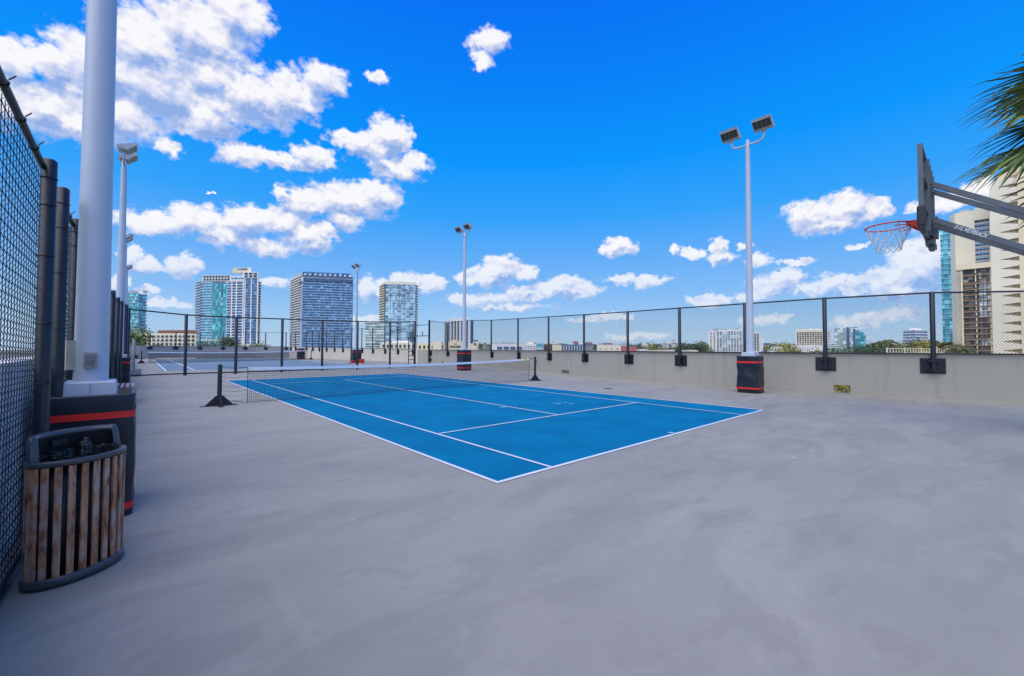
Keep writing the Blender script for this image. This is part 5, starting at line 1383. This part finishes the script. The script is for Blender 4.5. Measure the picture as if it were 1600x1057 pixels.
for k in range(len(zz)-1):
    z1, z0 = zz[k], zz[k+1]
    if z0 < GZ: break
    yA, yM, yB_ = Y(1505.3), Y(1530.6), Y(1549.5)
    g_ = MB(); g_.box2((XC+1.9,yM+.02,z0+.3), (XC+2.19,yA-.02,z1-.02)); B.win(g_, M['balcgl'])
    g_ = MB(); g_.box2((XC+.6,yB_+.02,z0+.3), (XC+.9,yM-.02,z1-.02)); B.win(g_, M['brightgl'] if 1 < k < 8 or k == 12 else M['balcgl'])
    g_ = MB(); g_.box2((XC-.25,yB_+.01,z0-.02), (XC+2.15,yA-.01,z0+.28)); B.part('floor_slab', g_, M['tan'])
    g_ = MB(); g_.box2((XC-.12,yM,z0+.30), (XC-.04,yA-.03,z0+1.15)); B.part('railing', g_, M['brown'])
    g_ = MB(); ym = Y(1525.5); g_.box2((XC+.0,ym-.22,z0+.30), (XC+.5,ym+.22,z1-.04)); B.part('column', g_, M['cream'])
    g_ = MB()
    for f in (.33,.66): yy = yB_+(yM-yB_)*f; g_.box2((XC+.5,yy-.13,z0+.3), (XC+.59,yy+.13,z1-.04))
    g_.box2((XC+.5,yB_+.03,(z0+z1)/2-.1), (XC+.585,yM-.03,(z0+z1)/2+.1)); B.part('mullion', g_, M['brown'])
B.done()

B = Bld('rounded cream tower with wedge shaped balconies at the right edge', u=1580, d=226); B.t.location = (XC+1,-20,GZ); parent_off[B.t.name] = V((XC+1,-20,GZ))
X3 = XC-1.0
Y = lambda u, v=400: onx(u, v, X3).y
Z = lambda u, v: onx(u, v, X3).z
prof = [(1547.5,556),(1545.8,318),(1546.5,295),(1551,286),(1558,275),(1568,262),(1579,252),(1590,244),(1600,238),(1630,226),(1680,222),(1680,556)]
yv = [(Y(u,(v)), Z(u,v)) for u, v in prof]; yv = [(yv[0][0],GZ)] + yv[1:-1] + [(yv[-1][0],GZ)]
g_ = MB(); n = len(yv); vs = [V((X3+1.3,y,z)) for y, z in yv] + [V((X3+18,y,z)) for y, z in yv]
g_.add(vs, [(i, (i+1)%n, n+(i+1)%n, n+i) for i in range(n)] + [tuple(range(n)), tuple(range(2*n-1,n-1,-1))]); B.part('wall', g_, M['cream'])
# front skin left of the balconies, following the rounded shoulder
uL, uR = 1563.5, 1592.5
ylft, yrgt = Y(uL), Y(uR)
skin = [(1547.5,None),(1545.8,318),(1546.5,295),(1551,286),(1558,275),(uL,268),(uL,None)]
ys = [(ylft if u == uL else Y(u,v or 400), GZ if v is None else Z(u,v)) for u, v in skin]; ys[0] = (ys[1][0]-.0, GZ); n = len(ys)
g_ = MB(); vs = [V((X3,y,z)) for y, z in ys] + [V((X3+1.26,y,z)) for y, z in ys]; g_.add(vs, [(i,(i+1)%n,n+(i+1)%n,n+i) for i in range(n)]+[tuple(range(n)),tuple(range(2*n-1,n-1,-1))]); B.part('front_wall', g_, M['cream_lt'])
skin = [(uR,None),(uR,243.5),(1600,239),(1640,225),(1640,None)]
ys = [(yrgt if u == uR else Y(u,v or 225), GZ if v is None else Z(u,v)) for u, v in skin]; n = len(ys)
g_ = MB(); vs = [V((X3,y,z)) for y, z in ys] + [V((X3+1.26,y,z)) for y, z in ys]; g_.add(vs, [(i,(i+1)%n,n+(i+1)%n,n+i) for i in range(n)]+[tuple(range(n)),tuple(range(2*n-1,n-1,-1))]); B.part('front_wall', g_, M['cream'])
vtip = [275.5+14.35*k for k in range(24)]
ylft, yrgt = Y(uL), Y(uR)
for k in range(len(vtip)-1):
    zt_, zn = Z(1578,vtip[k]), Z(1578,vtip[k+1])
    if zn < GZ: break
    H_ = zt_-zn; gap_u, gap_d = H_*.22, H_*.30
    # parapet fills from below this gap to the top of the next one, so the opening is a wedge
    a = [V((X3,ylft-.02,zt_-.05)), V((X3,yrgt+.02,zt_-gap_d)), V((X3,yrgt+.02,zn+gap_u)), V((X3,ylft-.02,zn+.05))]
    b_ = [q_+V((.35,0,0)) for q_ in a]
    g_ = MB(); g_.add(a+b_, [(0,1,2,3),(7,6,5,4),(0,4,5,1),(1,5,6,2),(2,6,7,3),(3,7,4,0)])
    g_.box2((X3+.35,yrgt+.02,zn+gap_u*.6), (X3+1.25,ylft-.02,zn+gap_u*.6+.5)); B.part('balcony', g_, M['cream_lt'])
    g_ = MB(); g_.box2((X3+1.1,yrgt+.05,zn+H_*.2), (X3+1.28,yrgt+(ylft-yrgt)*.42,zt_+gap_u*.4)); B.win(g_, M['tan'])
B.done()

# --- rooftop balustrade on the right, and the garage deck it stands on
t = thing('balustrade', at(1435,553,200), 'pale balustrade with square openings in front of the palms', 'railing')
a, b_ = at(1386,546,196), at(1514,546,236); zb = zdepth(1435,553.5,205); zt = zdepth(1435,545,205)
m_ = MB(); m_.bar(V((a.x,a.y,zt)), V((b_.x,b_.y,zt)), .5, .35); m_.bar(V((a.x,a.y,zb+.3)), V((b_.x,b_.y,zb+.3)), .6, .7); m_.build('rail', M['cream_lt'], t)
npost = 32
for k in range(npost+1):
    p = a.lerp(b_, k/npost); m_ = MB(); wd = .55 if k % 6 == 0 else .3
    m_.box2((p.x-wd/2,p.y-wd/2,zb+.66), (p.x+wd/2,p.y+wd/2,zt-.18 if k % 6 else zt+.35)); m_.build('baluster', M['cream_lt'], t)
lowd = MB(); lowd.prism([(a.x,a.y),(b_.x,b_.y),(b_.x+28,b_.y+26),(a.x+28,a.y+26)], GZ, zb-.05)
tag(lowd.build('parking_garage', M['cream_lt'], off=V((a.x,a.y,GZ))), 'pale flat garage roof carrying the balustrade', 'garage')

# ------------------------------------------------------------------ trees
def tree_proto(seed, h, r, leafm, clumps=16, per=85, leaf=.55, squash=.75):
    rnd = random.Random(seed)
    t = bpy.data.objects.new('tree', None); col.objects.link(t); parent_off[t.name] = V((0,0,0))
    tr = MB(); tr.tube([V((0,0,0)), V((.1,.05,h*.3)), V((.05,-.1,h*.62))], [r*.09,r*.07,r*.03], 8)
    for k in range(5):
        a = 2*PI*k/5+rnd.random(); tr.tube([V((.1,.05,h*.34)), V((r*.3*math.cos(a),r*.3*math.sin(a),h*.5)), V((r*.6*math.cos(a),r*.6*math.sin(a),h*.68))], [r*.045,r*.03,r*.012], 6)
    tr.build('trunk', M['trunk'], t)
    cr = MB()
    for c in range(clumps):
        a, rr, zz = rnd.uniform(0,2*PI), r*math.sqrt(rnd.random())*.78, rnd.uniform(.38,.95)
        k = math.sin(PI*min(1,max(.1,(zz-.2)/.85))); cc_ = V((rr*k*math.cos(a), rr*k*math.sin(a), h*zz)); cr_ = r*rnd.uniform(.22,.42)
        for i in range(per):
            d = V((rnd.gauss(0,1), rnd.gauss(0,1), rnd.gauss(0,1)*squash)).normalized()*cr_*rnd.uniform(.55,1.05); p = cc_+d
            n = (d.normalized()+V((rnd.uniform(-.6,.6),rnd.uniform(-.6,.6),rnd.uniform(-.2,.8)))).normalized(); x_ = n.cross(V((rnd.random(),rnd.random(),rnd.random()))).normalized(); y_ = n.cross(x_); s_ = leaf*rnd.uniform(.6,1.3)
            cr.add([p-x_*s_*.5, p-y_*s_*.32, p+x_*s_*.5, p+y_*s_*.32], [(0,1,2,3)])
    cr.build('crown', leafm, t); return t
def palm_proto(seed, h, fl):
    rnd = random.Random(seed); t = bpy.data.objects.new('palm_tree', None); col.objects.link(t); parent_off[t.name] = V((0,0,0))
    tr = MB(); tr.tube([V((0,0,0)), V((.2,.1,h*.5)), V((.1,.3,h))], [.28,.22,.18], 8); tr.build('trunk', M['trunk'], t)
    cr = MB(); top = V((.1,.3,h))
    for k in range(22):
        a = 2.4*k; el0 = R_(rnd.uniform(-10,70)); d = V((math.cos(a),math.sin(a),0)); pts = []
        for j in range(7):
            f = j/6; pts.append(top+d*fl*f*math.cos(el0)+V((0,0,fl*(math.sin(el0)*f-.75*f*f))))
        sd_ = V((-d.y,d.x,0))
        for j in range(6):
            p, q_ = pts[j], pts[j+1]
            for m2 in range(3):
                f = m2/3; b0 = p.lerp(q_, f); ll = fl*.26*math.sin(PI*min(.95,(j+f+.8)/7))
                for sg in (-1,1):
                    e_ = b0+sd_*sg*ll+(q_-p)*.5-V((0,0,ll*.45)); wv = (q_-p).normalized()*fl*.028
                    cr.add([b0-wv, b0+wv, e_+wv*.2, e_-wv*.2], [(0,1,2,3)])
    cr.build('crown', M['palmleaf'], t); return t
used = set()
def place(proto, p, s_, rz, label, cat, group):
    o = proto if proto.name not in used else copy_tree(proto)
    used.add(proto.name); o.location = p; o.scale = (s_,s_,s_); o.rotation_euler = (0,0,rz); tag(o, label, cat, group); return o
T = [tree_proto(1,11,5.2,M['leaf']), tree_proto(2,10,4.6,M['leaf_y']), tree_proto(3,12,6.0,M['leaf_d'])]
PT = [palm_proto(5,11,3.6), palm_proto(6,9.5,3.2)]
rnd = random.Random(77)
LAB = ['round green tree in the belt beyond the right parapet','yellow-green sunlit tree in the belt beyond the right parapet','dark green spreading tree in the belt beyond the right parapet']
def tree_px(k, u, vtop, depth, widthpx=None, lab=None, grp='trees beyond the parapet'):
    p = at(u,546,depth); zt = zdepth(u,vtop,depth); h = zt-GZ; base_h = (11,10,12)[k]
    s_ = h/base_h
    # crowns of real size, trunks reaching the street far below: limit scale, raise on ground slope via taller trunk
    place(T[k], V((p.x,p.y,GZ)), s_, rnd.uniform(0,6), lab or LAB[k], 'tree', grp)
for u, v in ((1232,549),(1246,548.5),(1262,549),(1277,548.2),(1296,549),(1312,547.5),(1325,546.5),(1340,545.5),(1352,541.5),(1362,540.5),(1372,543),(1384,543.5),(1300,552),(1340,551.5),(1270,552.5),(1240,552)):
    tree_px(rnd.choice((0,0,1,2)) if u < 1335 else rnd.choice((2,0)), u+rnd.uniform(-2,2), v, rnd.uniform(170,230))
for u, v in ((1400,539.5),(1416,537),(1428,535.5),(1438,533.5),(1447,532),(1455,533),(1463,536),(1408,542),(1424,541),(1444,540),(1472,537),(1482,538.5)):
    tree_px(rnd.choice((1,1,0)), u, v, rnd.uniform(235,275))
for k, u, v, d in ((0,1385,529.5,235),(1,1379,533,240),(0,1395,537,240),(1,1436,531,262),(0,1456,531,262),(0,1477,533,255),(1,1470,534,270),(0,1494,537,210),(1,1500,539,205)):
    p = at(u,546,d); h = zdepth(u,v,d)-GZ; place(PT[k], V((p.x,p.y,GZ)), h/(12.2,10.6)[k], rnd.uniform(0,6), 'feathery palm with a thin trunk standing by the pale balustrade', 'palm tree', 'palms beyond the parapet')
LAB2 = ['dark tree clump between the low roofs left of the white flats','yellowish tree clump between the low roofs left of the white flats']
for u, v in ((1003,541),(1012,539),(1024,538.5),(1032,541),(1046,541),(1060,540),(1068,538),(1080,540.5),(1090,536.5),(1098,539),(1103,543),(1016,547),(1036,547),(1058,547.5),(1086,546.5),(1100,548)):
    k = rnd.choice((0,1,1,2)); tree_px(k, u, v, rnd.uniform(330,430), lab=LAB2[1 if k == 1 else 0], grp='trees among the low roofs')
for u, v in ((1206,541),(1214,539.5),(1222,538),(1234,536),(1240,540),(1216,545),(1230,546),(1204,546)):
    k = rnd.choice((0,1,1)); tree_px(k, u, v, rnd.uniform(300,360), lab='leafy tree among the houses between white flats and hotel', grp='trees left of the hotel')
for u, v in ((352,528),(360,530),(354,533),(310,533),(322,534),(395,537),(404,537),(412,536.5)):
    p = at(u,546,462); 
    tree_px(rnd.choice((0,2)), u, v, 460, lab='small tree on the podium below the white and teal tower', grp='trees at the teal tower')
for u, v in ((182,517),(196,515),(212,516),(222,518)):
    tree_px(0, u, v, 255, lab='green tree in front of the teal tower at the far left', grp='trees at the far left')
# greenery right behind the left wall and the yellow shrubs seen through the scuppers
for y, z in ((-1.6,2.15),(-.4,2.1),(.6,1.95),(1.6,2.05),(2.8,2.0)):
    o = copy_tree(T[0]); o.name = 'shrub'; o.location = (LX-2.3,y,z-2.9); o.scale = (.26,.26,.26); o.rotation_euler = (0,0,y*3); tag(o, 'green shrub top showing over the left wall through the mesh', 'shrub', 'shrubs behind the left wall')
pl_ = MB(); pl_.box2((LX-4.2,-8,-1.1), (LX-.26,12,-.9)); tag(pl_.build('planter_slab', M['concrete'], off=V((LX-3,0,-1.1))), 'concrete ledge carrying the shrubs behind the left wall', 'ledge')
for h_ in holes[:2]:
    p = inner[h_[0]].lerp(inner[h_[0]+1], .5); away = (p-CAM); away.z = 0; away.normalize(); p = p+away*7
    o = copy_tree(T[1]); o.name = 'shrub'; o.location = (p.x,p.y,-2.75); o.scale = (.42,.42,.34); tag(o, 'sunlit yellow shrub showing through a scupper opening in the parapet' if h_ is holes[0] else 'yellow shrub behind the smaller scupper hole left of the right net post', 'shrub')
pl_ = MB(); pl_.box2((15.6,-10,-3.1), (27,24,-2.75)); tag(pl_.build('planter_slab', M['concrete'], off=V((16,0,-3.9))), 'concrete ledge outside the right parapet carrying the yellow shrubs', 'ledge')
# far woods on the horizon, haze painted into the leaf colour
fwm = MB(); rw = random.Random(5)
for k in range(5200):
    u = rw.uniform(700,1560); d = rw.uniform(700,1500); zt = zdepth(u, rw.uniform(539.5,547), d)
    p = at(u,546,d); c = V((p.x,p.y,zt)); s_ = rw.uniform(3,8)
    n = V((rw.uniform(-1,1),rw.uniform(-1,1),rw.uniform(-.2,1))).normalized(); x_ = n.cross(V((rw.random(),rw.random(),.3))).normalized(); y_ = n.cross(x_)
    fwm.add([c-x_*s_, c-y_*s_*.5, c+x_*s_, c+y_*s_*.5], [(0,1,2,3)])
tag(fwm.build('far_woods', leaf_mat('haze_tinted_leaves', (.10,.15,.13), (.19,.24,.18))), 'band of woods along the horizon, haze painted into its leaves', 'woods', kind='stuff')
# tiny far blocks on the horizon
for i, (u, v, hw) in enumerate(((642,538,5),(662,540,6),(850,537.5,4),(938,536.8,4),(958,535.6,3),(975,537,5),(1008,537.3,6),(1190,539,5))):
    B = Bld(['pale far block left of the gate','pale far block seen through the gate','grey far block above the teal one','grey far block left above the store','thin far block above the store','wide far block above the red wall','far block over the woods right of the store','far block right of the tallest pole'][i], u=u, d=700)
    B.box('wall',u-hw,702,u+hw,700,v,M['greyw' if i % 2 else 'cream_lt'],20); B.done()
